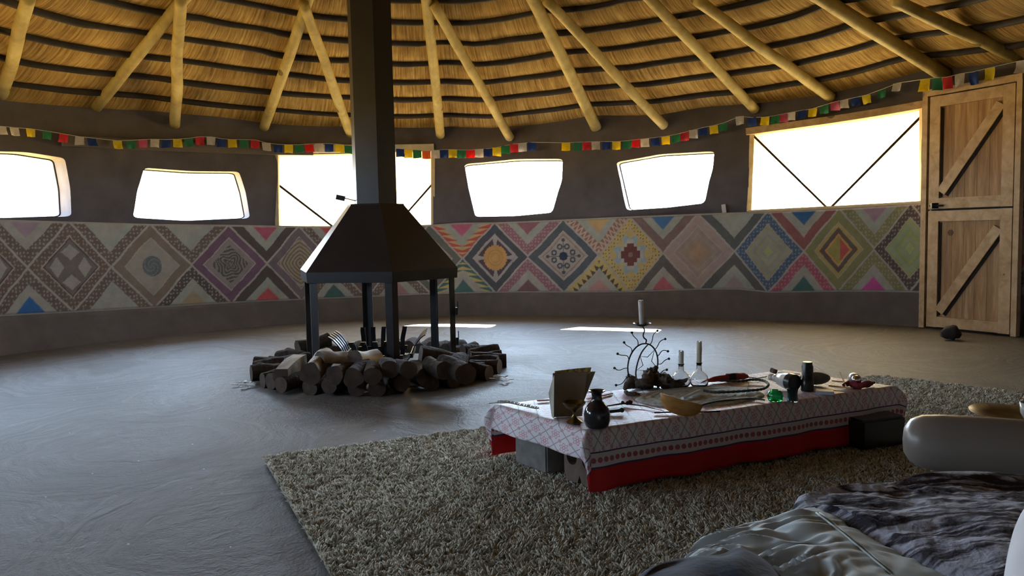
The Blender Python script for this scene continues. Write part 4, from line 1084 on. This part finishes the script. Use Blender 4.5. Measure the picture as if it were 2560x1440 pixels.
# iron sun candle holder
def sun_holder():
    c = tp(1608, 966); s_ = px_m(1608, 966); root = empty('sun_candle_holder', c, 'black iron candle holder shaped as a sun with crescent, star and curled rays', 'candle holder')
    bpy.context.view_layer.update(); yaw = math.radians(36); ux = Vector((math.cos(yaw), math.sin(yaw), 0)); k_ = 1 / math.cos(yaw)
    def L(px, py): return ux * ((px - 1608) * s_ * k_) + Vector((0, 0, (966 - py) * s_))
    R_ = []
    for i in range(40):
        a_ = 2 * PI * i / 40; R_.append(L(1608 + 43.5 * math.cos(a_) + 2.0 * math.sin(a_), 911 - 54 * math.sin(a_)))
    b = MB(); b.tube(R_, 1.9 * s_, 8, closed=True); b.build('ring', m_iron, root, True)
    b = MB(); b.tube([L(*p) for p in catmull([(1622, 861), (1604, 879), (1592, 905), (1587, 930), (1592, 952), (1600, 963)], 20)], 1.8 * s_, 8); b.build('crescent', m_iron, root, True)
    b = MB(); st = [(1600, 888), (1621, 893), (1642, 877), (1633, 905), (1649, 925), (1628, 930), (1613, 950), (1609, 925), (1590, 922), (1608, 912)]
    b.tube([L(*p) for p in st], 1.1 * s_, 6, closed=True); b.build('star', m_iron, root)
    rays = [((1594, 861), (1589, 842), (1577, 825)), ((1577, 876), (1570, 860), (1555, 847)), ((1568, 892), (1558, 880), (1537, 873)), ((1564, 913), (1545, 914), (1528, 907)), ((1566, 934), (1553, 945), (1532, 950)), ((1575, 955), (1556, 968), (1545, 976)),
            ((1630, 861), (1637, 843), (1651, 829)), ((1643, 876), (1655, 862), (1674, 853)), ((1651, 894), (1662, 884), (1682, 886)), ((1652, 915), (1666, 913), (1685, 906)), ((1650, 941), (1662, 938), (1678, 934))]
    for i, r in enumerate(rays):
        C_ = catmull([(*p,) for p in r], 10); pts = []
        for q, p in enumerate(C_):
            t = q / 10; dx, dy = r[2][0] - r[0][0], r[2][1] - r[0][1]; ln = math.hypot(dx, dy); w_ = 2.2 * math.sin(t * 2 * PI); pts.append(L(p[0] - dy / ln * w_, p[1] + dx / ln * w_))
        b = MB(); b.tube(pts, 1.15 * s_, 6); b.sphere(pts[-1], 3.4 * s_, 7); b.build('ray', m_iron, root, True)
    b = MB(); b.tube([L(*p) for p in catmull([(1616, 857), (1618, 849), (1611, 842), (1609, 834), (1613, 824), (1608, 813)], 18)], 1.8 * s_, 7); b.build('stem', m_iron, root, True)
    b = MB(); b.lathe([(0, -2 * s_), (6 * s_, -2 * s_), (22 * s_, 4 * s_), (23 * s_, 6 * s_), (20 * s_, 5 * s_), (6 * s_, 0), (0, 0)], 28, L(1606, 811)); b.build('dish', m_iron, root, True)
    b = MB(); b.tube([L(1590, 962), L(1608, 964), L(1632, 962)], 2 * s_, 7); b.box((0, 0, 2.5 * s_), (.08, .07, 5 * s_), bev=.002); b.build('foot', m_iron, root)
    # candle on its dish
    b = MB(); p0 = c + L(1606, 810); p1 = c + L(1602.5, 749); b.tube([p0, p0.lerp(p1, .5), p1], 6.6 * s_, 16)
    for k in range(5): b.tube([p1 + Vector((math.cos(k * 1.3) * 5 * s_, math.sin(k * 1.3) * 5 * s_, -3 * s_)), p1 + Vector((math.cos(k * 1.3) * 5 * s_, math.sin(k * 1.3) * 5 * s_, 2.5 * s_))], 1.6 * s_, 5)
    o = b.build('candle', m_wax, None, True, loc=p0); autosmooth(o, 50); tag(o, 'tall white candle leaning on the dish of the iron sun holder', 'candle')
sun_holder()
# two flasks with candles in their necks
m_clear = glass_mat('clear_bottle_glass')
for i, (px, nb_, nt_, ct, lab1, lab2) in enumerate(((1703, 927, 908, 876, 'round clear glass bottle holding a short candle, nearer the iron sun', 'short white candle stub in the left clear bottle'), (1748, 927, 905, 852, 'round clear glass bottle holding a tall candle, right of the similar one', 'tall yellowish candle stub in the right clear bottle'))):
    py = 966; s_ = px_m(px, py); c = tp(px, py)
    hN = (py - nt_) * s_; hB = (py - nb_) * s_; r = 22 * s_
    b = MB(); pr = [(0, .001), (r * .8, .001), (r, .010), (r * 1.02, hB * .35), (r * 1.0, hB * .66), (r * .72, hB * .88), (r * .32, hB * 1.03), (r * .30, hN * .95), (r * .38, hN * .97), (r * .38, hN), (r * .24, hN), (r * .24, hB * 1.04), (r * .66, hB * .85), (r * .94, hB * .64), (r * .95, hB * .35), (r * .93, .014), (r * .7, .006), (0, .006)]
    b.lathe(pr, 32); o = b.build('glass_bottle', m_clear, None, True); o.location = c; tag(o, lab1, 'bottle', 'clear bottles used as candle holders')
    b = MB(); p0 = c + Vector((0, 0, hN - .012)); p1 = c + Vector((.001, 0, (py - ct) * s_)); rr = 6.3 * s_
    b.tube([p0, p0 + Vector((0, 0, .012))], r * .21, 14); b.tube([p0 + Vector((0, 0, .0122)), p1], rr * 1.02, 16)
    for k in range(6): b.tube([p1 + Vector((math.cos(k) * rr * .8, math.sin(k) * rr * .8, -.004)), p1 + Vector((math.cos(k) * rr * .8, math.sin(k) * rr * .8, .003 + .002 * hsh(k, i)))], rr * .22, 5)
    o = b.build('candle', mat('yellowed_wax', (.62, .58, .44), .5, var=.08) if i else m_wax, None, loc=p0); tag(o, lab2, 'candle', 'candle stubs in bottles')
# gnarled driftwood
def lumpy(name, spine, radii, m_, label, cat, seed=0, amp=.5, fr=60, n=14, sub=44):
    C_ = catmull([(p.x, p.y, p.z, r) for p, r in zip(spine, radii)], sub); b = MB(); vs = []
    pts = [Vector(c[:3]) for c in C_]; b.tube(pts, [max(c[3], .0015) for c in C_], n)
    for i, v in enumerate(b.v):
        v = Vector(v); k = i // n; cc = pts[min(k, len(pts) - 1)]; d = v - cc
        b.v[i] = tuple(cc + d * (1 + amp * (noise.noise(v * fr + Vector((seed, 0, 0))) + .5 * noise.noise(v * fr * 2.3 + Vector((seed, 5, 0))))))
    o = b.build(name, m_, None, True, loc=spine[0]); return tag(o, label, cat)
m_drift = mat('gnarled_grey_wood', (.085, .066, .05), .9, var=.6, scale=45, bump=.8)
b = MB()
def lump_add(b, spine, radii, seed):
    C_ = catmull([(p.x, p.y, p.z, r) for p, r in zip(spine, radii)], 30); n = 12; k0 = len(b.v); pts = [Vector(c[:3]) for c in C_]; b.tube(pts, [max(c[3], .0015) for c in C_], n)
    for i in range(k0, len(b.v)):
        v = Vector(b.v[i]); cc = pts[min((i - k0) // n, len(pts) - 1)]; b.v[i] = tuple(cc + (v - cc) * (.92 + .75 * (noise.noise(v * 75 + Vector((seed, 0, 0))) + .8 * noise.noise(v * 170))))
lump_add(b, [tp(1562, 978, .012), tp(1585, 972, .03), tp(1610, 976, .028), tp(1632, 968, .035), tp(1655, 968, .03), tp(1685, 972, .02), tp(1706, 965, .018), tp(1722, 962, .03)], [.010, .026, .023, .030, .032, .026, .013, .005], 1)
lump_add(b, [tp(1610, 975, .03), tp(1625, 962, .055), tp(1639, 962, .074), tp(1642, 962, .088)], [.018, .022, .016, .007], 2)
lump_add(b, [tp(1575, 975, .02), tp(1574, 968, .045), tp(1570, 968, .052)], [.015, .014, .006], 3)
lump_add(b, [tp(1650, 970, .03), tp(1668, 975, .048), tp(1680, 972, .04)], [.018, .012, .006], 4)
lump_add(b, [tp(1562, 985, .008), tp(1575, 990, .01), tp(1600, 990, .008)], [.006, .010, .005], 5)
tag(b.build('driftwood', m_drift, None, True, loc=tp(1640, 972)), 'gnarled dark driftwood lying in front of the iron sun holder', 'driftwood')
# red fabric pouch
b = MB(); m_redp = mat('red_felt', (.38, .045, .03), .8, var=.3); m_band = mat('black_band', (.02, .018, .018), .8)
spn = [tp(1752, 962, .004), tp(1775, 957, .012), tp(1800, 955, .016), tp(1822, 953, .018), tp(1845, 951, .016), tp(1862, 948, .014), tp(1872, 948, .010)]; rd_ = [.002, .009, .014, .016, .017, .014, .004]
C_ = catmull([(p.x, p.y, p.z, r) for p, r in zip(spn, rd_)], 30)
root = empty('felt_pouch', spn[0], 'red felt roll tied with a black band behind the round grey mat', 'pouch'); bpy.context.view_layer.update(); O_ = spn[0]
b.tube([Vector(c[:3]) - O_ for c in C_], [max(.0015, c[3]) for c in C_], 12, lump=.3); b.build('roll', m_redp, root, True)
b = MB(); b.tube([Vector(c[:3]) - O_ for c in C_[14:19]], [c[3] * 1.12 for c in C_[14:19]], 14, lump=.2); b.build('tie_band', m_band, root, True)
b = MB(); b.tube([Vector(C_[30][:3]) - O_, tp(1893, 949, .006) - O_, tp(1917, 943, .003) - O_], .0022, 6); b.build('string', m_band, root, True)
# round grey woven mat
c = tp(1752, 990); rx = 172 * px_m(1752, 990); 
def mat_disc():
    b = MB(); N, R_ = 64, 24; b.v.append((0, 0, .008))
    for i in range(1, R_ + 1):
        for k in range(N):
            a_ = 2 * PI * k / N; r = rx * i / R_ * (1 + .02 * math.sin(a_ * 7)); z = .007 + .0025 * math.sin(i * 2.1) + .004 * noise.noise(Vector((r * 20 * math.cos(a_), r * 20 * math.sin(a_), 1)))
            b.v.append((math.cos(a_) * r, math.sin(a_) * r * .62, z if i < R_ else .0005))
    for k in range(N): b.f.append((0, 1 + k, 1 + (k + 1) % N)); b.mi.append(0)
    for i in range(R_ - 1):
        for k in range(N): b.f.append((1 + i * N + k, 1 + (i + 1) * N + k, 1 + (i + 1) * N + (k + 1) % N, 1 + i * N + (k + 1) % N)); b.mi.append(0)
    b.f.append(tuple(1 + (R_ - 1) * N + k for k in range(N - 1, -1, -1))); b.mi.append(0)
    o = b.build('woven_mat', mat('grey_rough_felt', (.46, .49, .45), .95, var=.35, scale=60, bump=.9), None, True); o.location = c + Vector((0, 0, -.002)); o.rotation_euler = (0, 0, .30)
    tag(o, 'round rough grey-green mat in the middle of the table', 'mat')
mat_disc()
# dark braided cord looped round the mat
m_cord = mat('dark_green_cord', (.05, .06, .055), .8, var=.4, scale=120)
b = MB(); C_ = catmull([tuple(tp(*p)) for p in ((1758, 985, .016), (1790, 990, .016), (1830, 989, .016), (1875, 985, .015), (1908, 979, .012), (1921, 968, .012), (1908, 958, .012), (1880, 956, .013), (1850, 960, .013), (1800, 958, .013))], 90)
b.tube([Vector(p) for p in C_], [.0055 + .0012 * math.sin(i * 2.2) for i in range(91)], 8); tag(b.build('braided_cord', m_cord, None, True, loc=C_[0]), 'dark braided cord looped over the right side of the grey mat', 'cord')
b = MB(); C_ = catmull([tuple(tp(*p)) for p in ((1735, 1022, .006), (1790, 1010, .010), (1840, 1004, .008), (1880, 1000, .006), (1912, 1003, .005))], 50)
b.tube([Vector(p) for p in C_], .0035, 6); tag(b.build('thin_cord', m_cord, None, True, loc=C_[0]), 'thinner dark cord stretched along the near edge of the grey mat', 'cord')
b = MB(); b.tube([tp(1636, 1034, .004), tp(1670, 1033, .004), tp(1740, 1033, .004), tp(1800, 1030, .003)], .003, 6); tag(b.build('dark_stick', m_bark, None), 'thin dark stick under the wooden boat-shaped bowl', 'stick')
m_sel = Mat('milky_crystal', (.90, .95, 1), .12, 0, .8); m_sel.b.inputs['Transmission Weight'].default_value = .0
b = MB(); b.tube([tp(1706, 1006, .016), tp(1750, 987, .020)], [.0075, .0055], 7); tag(b.build('crystal_wand', m_sel.m, None, loc=tp(1706, 1006, .016)), 'bright white crystal wand leaning on the mat behind the wooden bowl', 'crystal')
# boat-shaped wooden bowl
def boat():
    s_ = px_m(1692, 1044); c = tp(1696, 1040); M_ = wood_mat('orange_gourd_wood', (.36, .16, .035), (.50, .25, .07), (.58, .32, .10), (1, 1, 3), 20, .45, False)
    b = MB(); L_ = 112 * s_; N, n = 24, 16; ring = []
    for side in (0, 1):
        for i in range(N + 1):
            t = i / N * 2 - 1; wv = math.sqrt(max(0, 1 - abs(t) ** 2.6)); wv = wv if side == 0 else wv * .86
            for k in range(n + 1):
                a_ = PI * k / n; wy = .030 * wv * math.cos(a_); zz = .058 * (1 - wv * math.sin(a_) * (1.0 if side == 0 else .82)) + .008 * t * t * (1 if t < 0 else -.3)
                ring.append(Vector((t * L_ / 2 * (1 if side == 0 else .93), wy, zz)))
    b.v = [tuple(v) for v in ring]; K = (N + 1) * (n + 1)
    for s2 in (0, 1):
        for i in range(N):
            for k in range(n):
                a0 = s2 * K + i * (n + 1) + k; q = (a0, a0 + 1, a0 + n + 2, a0 + n + 1); b.f.append(q if s2 else q[::-1]); b.mi.append(0)
    for i in range(N):
        for k in (0, n): a0 = i * (n + 1) + k; b.f.append((a0, a0 + n + 1, K + a0 + n + 1, K + a0)); b.mi.append(0)
    o = b.build('boat_bowl', M_, None, True); o.location = c + Vector((0, 0, .004)); o.rotation_euler = (math.radians(-14), math.radians(12), math.radians(-12)); recalc(o); autosmooth(o, 60); tag(o, 'orange-brown boat-shaped wooden bowl on the near edge of the table', 'bowl')
boat()
# ceramic rattle
def lie(name, px0, py0, px1, py1, prof, mats, label, cat, dz, sub=None):
    """a turned thing lying on the table from one picture spot to the other; prof: (t along, radius px)"""
    p0, p1 = tp(px0, py0), tp(px1, py1); s_ = px_m(px0, py0); ax = (p1 - p0); L_ = ax.length; ax.normalize(); q = ax.to_track_quat('Z', 'Y').to_matrix(); b = MB(); b.lathe([(r * s_, t * L_) for t, r in prof], 28, (0, 0, 0), q)
    o = b.build(name, mats, None, True); o.location = p0 + Vector((0, 0, dz)); autosmooth(o, 50); return tag(o, label, cat)
m_cer = mat('white_glazed_ceramic', (.55, .53, .50), .25, var=.08); m_blk = Mat('black_plastic', (.012, .012, .014), .3).m
o = lie('bottle_stopper', 1926, 962, 1988, 978, [(0, 0), (0, 8), (.10, 9), (.14, 6), (.20, 10), (.30, 10), (.34, 8), (.40, 15), (.62, 19), (.78, 21), (.80, 21.5), (.98, 20), (1, 16), (1, 0)], [m_cer, m_blk], 'white turned bottle with ringed neck and black base lying on its side', 'bottle', .036)
for p in o.data.polygons:
    if sum((o.data.vertices[v].co.length for v in p.vertices)) / len(p.vertices) > (tp(1988, 978) - tp(1926, 962)).length * .79: p.material_index = 1
o.name = 'ceramic_bottle'
m_green = glass_mat('green_bottle_glass', (.10, .75, .35), .02); m_blueg = glass_mat('smoky_blue_glass', (.14, .24, .28), .05)
lathe_thing('green_glass_bowl', 1938, 1003, [(0, 0), (15, 0), (19, 5), (20, 15), (17, 24), (10, 29), (8, 28), (14, 22), (16, 14), (15, 6), (0, 3)], m_green, 'small rounded green glass pot at the near edge of the table', 'glass pot')
lathe_thing('smoky_glass_cup', 1981, 1003, [(0, 0), (13, 0), (14, 3), (12, 20), (14, 32), (13, 33), (11, 20), (11, 4), (0, 3)], m_blueg, 'small smoky blue glass next to the green pot', 'glass')
lathe_thing('black_tube_bottle', 2018, 976, [(0, 0), (15, 0), (16, 2), (15, 30), (14, 31), (14, 62), (12, 66), (11.5, 72), (11, 73), (0, 73)], m_blk, 'tall black cylindrical bottle standing at the right of the table', 'bottle')
o = MB(); o.sphere((0, 0, 0), 40 * px_m(2036, 966), 12, 0, (1, .55, .42)); o = o.build('oval_stone', mat('olive_stone', (.11, .105, .075), .6, var=.3), None, True); o.location = tp(2036, 962, .030); tag(o, 'dark olive oval stone behind the black tube bottle', 'stone')
# matchbox
root = empty('matchbox', tp(2062, 984), 'small cream and blue matchbox right of the black tube bottle', 'matchbox', rz=-.35); bpy.context.view_layer.update()
b = MB(); b.box((0, 0, .007), (.070, .056, .013), bev=.001); b.build('sleeve', mat('blue_white_card', (.42, .45, .52), .6, var=.1), root)
b = MB(); b.box((0, 0, .0142), (.066, .052, .0012)); b.build('top_label', mat('cream_card', (.74, .66, .38), .6, var=.08), root)
b = MB(); b.box((0, 0, .0), (.026, .03, .022), bev=.004); o = b.build('wooden_die', m_brick); o.location = tp(1934, 934, .013); o.rotation_euler = (.2, .3, .5); tag(o, 'small brown wooden block at the far edge of the table', 'wooden block')
b = MB(); b.tube([tp(1945, 936, .008), tp(2000, 937, .003)], .002, 6); tag(b.build('brown_pencil', m_brick), 'thin brown stick leaning from the small wooden block', 'stick')
# crystals / glass rods
m_silver = Mat('polished_silver', (.75, .78, .82), .15, 1).m
for i, (a0, a1, lab) in enumerate((((2072, 968, .006), (2128, 975, .008), 'thin silver rod flat beside the matchbox'), ((2100, 950, .035), (2117, 974, .006), 'short silver rod leaning toward the red scarf'), ((2080, 958, .010), (2108, 963, .014), 'small pale glass rod near the oval stone'))):
    b = MB(); b.tube([tp(*a0), tp(*a1)], .0035, 8); tag(b.build('silver_rod', m_silver, None), lab, 'rod', 'rods at the right end of the table')
o = lumpy('red_scarf', [tp(2108, 968, .008), tp(2125, 966, .014), tp(2145, 970, .010), tp(2165, 968, .014), tp(2186, 962, .010)], [.006, .014, .015, .014, .004], mat('dark_red_scarf', (.22, .03, .05), .85, var=.5), 'crumpled dark red scarf at the right end of the table', 'scarf', 3, .5, 40)
root = empty('capped_vial', tp(2134, 962, .02), 'white vial with a shiny steel cap lying on the red scarf', 'vial'); bpy.context.view_layer.update()
ax = (tp(2153, 976) - tp(2134, 962)).normalized(); q = ax.to_track_quat('Z', 'Y').to_matrix()
b = MB(); b.lathe([(0, -.012), (.020, -.012), (.024, -.004), (.024, .030), (.020, .036), (0, .036)], 24, (0, 0, .010), q); b.build('vial_body', m_cer, root, True)
b = MB(); b.lathe([(0, 0), (.019, 0), (.021, .006), (.018, .020), (0, .024)], 24, Vector((0, 0, .010)) + ax * .036, q); b.build('cap', m_silver, root, True)
b = MB(); b.tube([tp(1866, 989, .004), tp(1872, 977, .035)], .0016, 5); tag(b.build('green_twig', mat('green_stem', (.12, .3, .12), .6)), 'tiny green stem standing on the cloth left of the green pot', 'stem')

# ------------------------------------------------------------------ small things about the room
b = MB(); b.box((0, 0, .045), (.045, .012, .09), bev=.002); o = b.build('white_card', m_white); a_, z = hit(1811, 528, -.02); o.location = W(a_, -.02, ztop(a_) + .001); o.rotation_euler = (0, .12, a_ + PI / 2); tag(o, 'small white card standing on the ledge left of the large right window', 'card')
o = lumpy('dark_bundle', [Pz(2352, 848) + Vector((0, 0, .04)), Pz(2368, 848) + Vector((0, 0, .05)), Pz(2384, 848) + Vector((0, 0, .05)), Pz(2400, 848) + Vector((0, 0, .03))], [.02, .055, .06, .02], mat('dark_cloth', (.03, .025, .025), .9), 'small dark bundle on the floor in front of the door', 'bundle', 1, .35, 16)

# ------------------------------------------------------------------ foreground heap
def drape(name, grid, mat_, label, cat, nu=60, nv=40, wrinkle=None, thick=None, base=RZ, parent=None):
    """grid rows of (px, py, distance): far edge first; a soft solid lying on the rug below it"""
    G = [[Py(*p) for p in row] for row in grid]; rows = [catmull([tuple(p) for p in r], nu) for r in G]
    S_ = np.array([catmull([r[i] for r in rows], nv) for i in range(nu + 1)])     # nu+1, nv+1, 3
    org = Vector(S_[nu // 2, nv // 2]); org.z = base; b = MB()
    for j in range(nv + 1):
        for i in range(nu + 1):
            p = Vector(S_[i, j]); u, v = i / nu, j / nv
            if wrinkle: p.z += wrinkle(u, v, p) * min(1, 8 * min(u, 1 - u, v, 1 - v) + .15)
            b.v.append(tuple(p - org))
    per = [(i, 0) for i in range(nu)] + [(nu, j) for j in range(nv)] + [(i, nv) for i in range(nu, 0, -1)] + [(0, j) for j in range(nv, 0, -1)]
    idx = [j * (nu + 1) + i for i, j in per]
    for j in range(nv):
        for i in range(nu): a0 = j * (nu + 1) + i; b.f.append((a0, a0 + 1, a0 + nu + 2, a0 + nu + 1)); b.mi.append(0)
    c2 = Vector((sum(b.v[i][0] for i in idx) / len(idx), sum(b.v[i][1] for i in idx) / len(idx), 0)); K = 7; prev = idx
    for k in range(1, K + 1):
        t = k / K; cur = []
        for n_, i in enumerate(idx):
            p = Vector(b.v[i]); full = (p.z - .002) if thick is None else min(thick, p.z - .002)
            o_ = (Vector((p.x, p.y, 0)) - c2); o_.z = 0; o_.normalize(); dd = full * t
            cur.append(len(b.v)); b.v.append((p.x + o_.x * .022 * math.sin(PI * min(1, t)), p.y + o_.y * .022 * math.sin(PI * min(1, t)), p.z - dd))
        for n_ in range(len(idx)): m2 = (n_ + 1) % len(idx); b.f.append((prev[n_], cur[n_], cur[m2], prev[m2])); b.mi.append(0)
        prev = cur
    b.f.append(tuple(prev)); b.mi.append(0)
    o = b.build(name, mat_, parent, True, ) ; o.location = org; recalc(o)
    return tag(o, label, cat) if label else o
def wr_trouser(u, v, p):
    x, y = p.x, p.y
    k_ = 1.0 if u < .46 else max(.25, 1 - (u - .46) * 6)
    r = 1 - abs(2 * abs(noise.noise(Vector((x * 7 + y * 3, y * 16 - x * 6, 1)))) - .35)
    return k_ * .030 * (r - .75) + k_ * .018 * noise.noise(Vector((x * 9 + y * 6, y * 11 - x * 5, 7))) + .003 * noise.noise(Vector((x * 30, y * 40, 4)))
m_trou = mat('pale_grey_green_cotton', (.50, .57, .60), .85, var=.10, scale=14)
trou = drape('trousers', [
    [(1690, 1425, 1.22), (1745, 1352, 1.30), (1830, 1318, 1.35), (1930, 1295, 1.38), (2020, 1270, 1.42), (2100, 1272, 1.44), (2200, 1300, 1.45), (2330, 1330, 1.45)],
    [(1640, 1500, 1.12), (1735, 1400, 1.20), (1850, 1352, 1.24), (1960, 1335, 1.27), (2080, 1310, 1.30), (2180, 1330, 1.32), (2280, 1370, 1.32), (2420, 1400, 1.32)],
    [(1620, 1600, 1.00), (1760, 1490, 1.05), (1880, 1440, 1.08), (2020, 1405, 1.10), (2140, 1400, 1.12), (2270, 1415, 1.12), (2380, 1440, 1.12), (2520, 1480, 1.12)],
    [(1640, 1800, .82), (1790, 1700, .86), (1960, 1620, .88), (2100, 1580, .90), (2240, 1560, .90), (2360, 1560, .90), (2500, 1580, .90), (2640, 1600, .90)]],
    m_trou, 'pale grey-green trousers in a crumpled heap under the patterned fleece', 'trousers', 120, 80, wr_trouser)
bpy.context.view_layer.update()
def surf(px, py):
    """point of the heap seen in a picture direction"""
    d = ray(px, py); ok, loc, nrm, _ = trou.ray_cast(CAM - trou.location, d.normalized()); return (loc + nrm * .0015) if ok else None
for sh in (0, 9):
    pts = [surf(x + sh, y) for x, y in [(2040 + (2225 - 2040) * t / 14, 1284 + (1436 - 1284) * (t / 14) ** 1.05) for t in range(15)]]
    pts = [p for p in pts if p is not None]
    if len(pts) > 3: b = MB(); b.tube(pts, .0018, 6); b.build('seam', mat('seam_thread', (.50, .56, .55), .8), trou, True)
def fleece_mat():
    M = Mat('zebra_patterned_fleece', (.4, .4, .42), .95, 0, .1); co = M.coord('Object')
    mp = M.node('ShaderNodeMapping'); mp.inputs['Rotation'].default_value = (0, 0, .62); mp.inputs['Scale'].default_value = (6, 24, 8); M.link(co, mp.inputs[0])
    n = M.noise(co, 160, 3); x = M.noise(mp.outputs[0], 1.0, 3, .5, 1.6) + (n - .5) * .12
    M.color(M.ramp(x, [(.43, (.040, .034, .045)), (.50, (.17, .165, .20)), (.58, (.44, .46, .55))])); M.bump(n, .8, .004); return M.m
m_fle = fleece_mat()
drape('fleece_blanket', [
    [(2022, 1232, 1.50), (2120, 1210, 1.54), (2230, 1205, 1.56), (2300, 1183, 1.58), (2400, 1179, 1.60), (2500, 1182, 1.60), (2640, 1196, 1.60)],
    [(2012, 1262, 1.46), (2120, 1248, 1.47), (2240, 1246, 1.48), (2340, 1232, 1.48), (2440, 1232, 1.48), (2540, 1238, 1.48), (2680, 1250, 1.48)],
    [(2070, 1262, 1.41), (2170, 1292, 1.33), (2280, 1302, 1.29), (2390, 1296, 1.27), (2490, 1300, 1.25), (2600, 1308, 1.25), (2740, 1320, 1.25)],
    [(2100, 1272, 1.39), (2240, 1345, 1.23), (2340, 1395, 1.13), (2440, 1424, 1.08), (2540, 1440, 1.04), (2640, 1440, 1.04), (2780, 1440, 1.04)]],
    m_fle, 'zebra-patterned grey and black fleece blanket spread over the heap at bottom right', 'blanket', 100, 60, lambda u, v, p: .012 * noise.noise(Vector((p.x * 9, p.y * 14, 3))) + .004 * noise.noise(Vector((p.x * 60, p.y * 60, 3))), thick=.035)
m_navy = mat('navy_knit', (.008, .016, .044), .9, var=.3, scale=60, bump=.6)
drape('navy_cloth', [
    [(1608, 1440, 1.02), (1650, 1408, 1.06), (1720, 1393, 1.09), (1800, 1385, 1.11), (1848, 1369, 1.12), (1890, 1385, 1.11), (1922, 1410, 1.08), (1940, 1440, 1.04)],
    [(1590, 1490, .96), (1650, 1450, .99), (1720, 1425, 1.01), (1790, 1420, 1.02), (1850, 1405, 1.03), (1900, 1420, 1.02), (1945, 1440, 1.0), (1965, 1480, .97)],
    [(1580, 1600, .84), (1650, 1560, .87), (1730, 1530, .89), (1800, 1520, .90), (1870, 1510, .90), (1930, 1520, .90), (1975, 1540, .88), (2010, 1580, .86)]],
    m_navy, 'dark navy blue cloth bunched at the bottom edge in front of the pale trousers', 'cloth', 60, 30, lambda u, v, p: .012 * noise.noise(Vector((p.x * 14, p.y * 9, 8))), thick=.04)
drape('white_cloth', [
    [(2505, 1470, .86), (2520, 1380, .90), (2540, 1310, .93), (2570, 1260, .95), (2620, 1230, .96), (2700, 1220, .96)],
    [(2500, 1520, .80), (2525, 1430, .83), (2560, 1370, .85), (2600, 1330, .86), (2660, 1310, .86), (2740, 1300, .86)],
    [(2500, 1640, .70), (2540, 1560, .72), (2580, 1510, .73), (2640, 1480, .73), (2700, 1460, .73), (2780, 1450, .73)]],
    mat('white_cotton', (.70, .70, .74), .85, var=.05, scale=8), 'white cloth at the right edge beside the zebra fleece', 'cloth', 40, 24, lambda u, v, p: .006 * noise.noise(Vector((p.x * 12, p.y * 12, 3))))
# white bolster with a dark green end, lying on the rug, right edge
def bolster():
    y0 = 1.98; s_ = y0 / F; p0 = Py(2256, 1098, y0); ax = Vector((1, -.42, -.03)).normalized(); L_ = .62; r = 62 * s_
    r_ = .074; z = p0.z
    M = Mat('white_vinyl_green_end', (.36, .34, .32), .35, 0, .5); co = M.coord('Object'); sp_ = M.node('ShaderNodeSeparateXYZ'); M.link(co, sp_.inputs[0]); x = X(M.nt, sp_.outputs[0])
    n = M.noise(co, 26, 4); M.color(M.mix(x.gt(.262), (.23, .20, .18), M.mix(n.gt(.52), (.04, .06, .035), (.13, .16, .10)))) 
    prof = [(0, .0), (r_ * .45, .004), (r_ * .75, .018), (r_ * .93, .045), (r_, .09), (r_ * 1.06, .20), (r_ * 1.10, .40), (r_ * 1.10, L_ - .05), (r_ * .9, L_), (0, L_)]
    q = ax.to_track_quat('Z', 'Y').to_matrix(); b = MB(); b.lathe(prof, 40, (0, 0, 0), q); o = b.build('bolster', M.m, None, True); o.location = Vector((p0.x, p0.y, z)); autosmooth(o, 60)
    tag(o, 'white rounded bolster with a dark green patterned end at the right edge', 'bolster')
    return o, p0, z, r_
bo, bp0, bz, br_ = bolster()
q = Pz(2195, 1118, RZ); b = MB(); b.box((0, 0, 0), (.24, .13, .125), bev=.012); o = b.build('storage_box', m_blk); o.location = (q.x, q.y + .05, RZ + .0625); o.rotation_euler = (0, 0, .35); tag(o, 'black box in shadow on the rug at the near right corner of the table', 'box')
# what carries the bolster: a low dark cushion on the rug
b = MB(); b.box((0, 0, 0), (.52, .30, max(.05, bz - br_ * 1.08 - RZ)), bev=.03); o = b.build('floor_cushion', mat('dark_brown_cushion', (.03, .022, .018), .9), None, True); o.location = (bp0.x + .42, bp0.y - .05, RZ + max(.05, bz - br_ * 1.08 - RZ) / 2); tag(o, 'dark brown floor cushion in shadow under the white bolster', 'cushion')
# dark wooden plate with a white cup behind the bolster
y0 = 2.45; c = Py(2545, 1046, y0); s_ = y0 / F; stand = c.z
b = MB(); b.lathe([(0, -.020), (.05, -.020), (.10, -.008), (.142, .010), (.140, .013), (.09, .0), (.04, -.008), (0, -.008)], 36); o = b.build('wooden_plate', wood_mat('dark_olive_wood', (.10, .075, .03), (.2, .13, .05), (.45, .26, .08), (3, 3, 3), 8, .35, False), None, True); o.location = c; o.rotation_euler = (.05, .06, 0); tag(o, 'dark shallow wooden bowl behind the white bolster at the right edge', 'bowl')
b = MB(); b.lathe([(0, 0), (.022, 0), (.032, .02), (.035, .055), (.032, .055), (.028, .02), (0, .008)], 28); o = b.build('white_cup', m_cer, None, True); o.location = c + Vector((.045, 0, -.004)); tag(o, 'white cup standing in the dark shallow bowl', 'cup')
b = MB(); hh = stand - .02 - RZ; b.lathe([(0, 0), (.09, 0), (.10, .01), (.085, hh * .5), (.07, hh - .006), (.0, hh - .002)], 24); o = b.build('stool', m_board, None, True); o.location = (c.x, c.y, RZ); tag(o, 'small dark stool carrying the wooden bowl', 'stool')
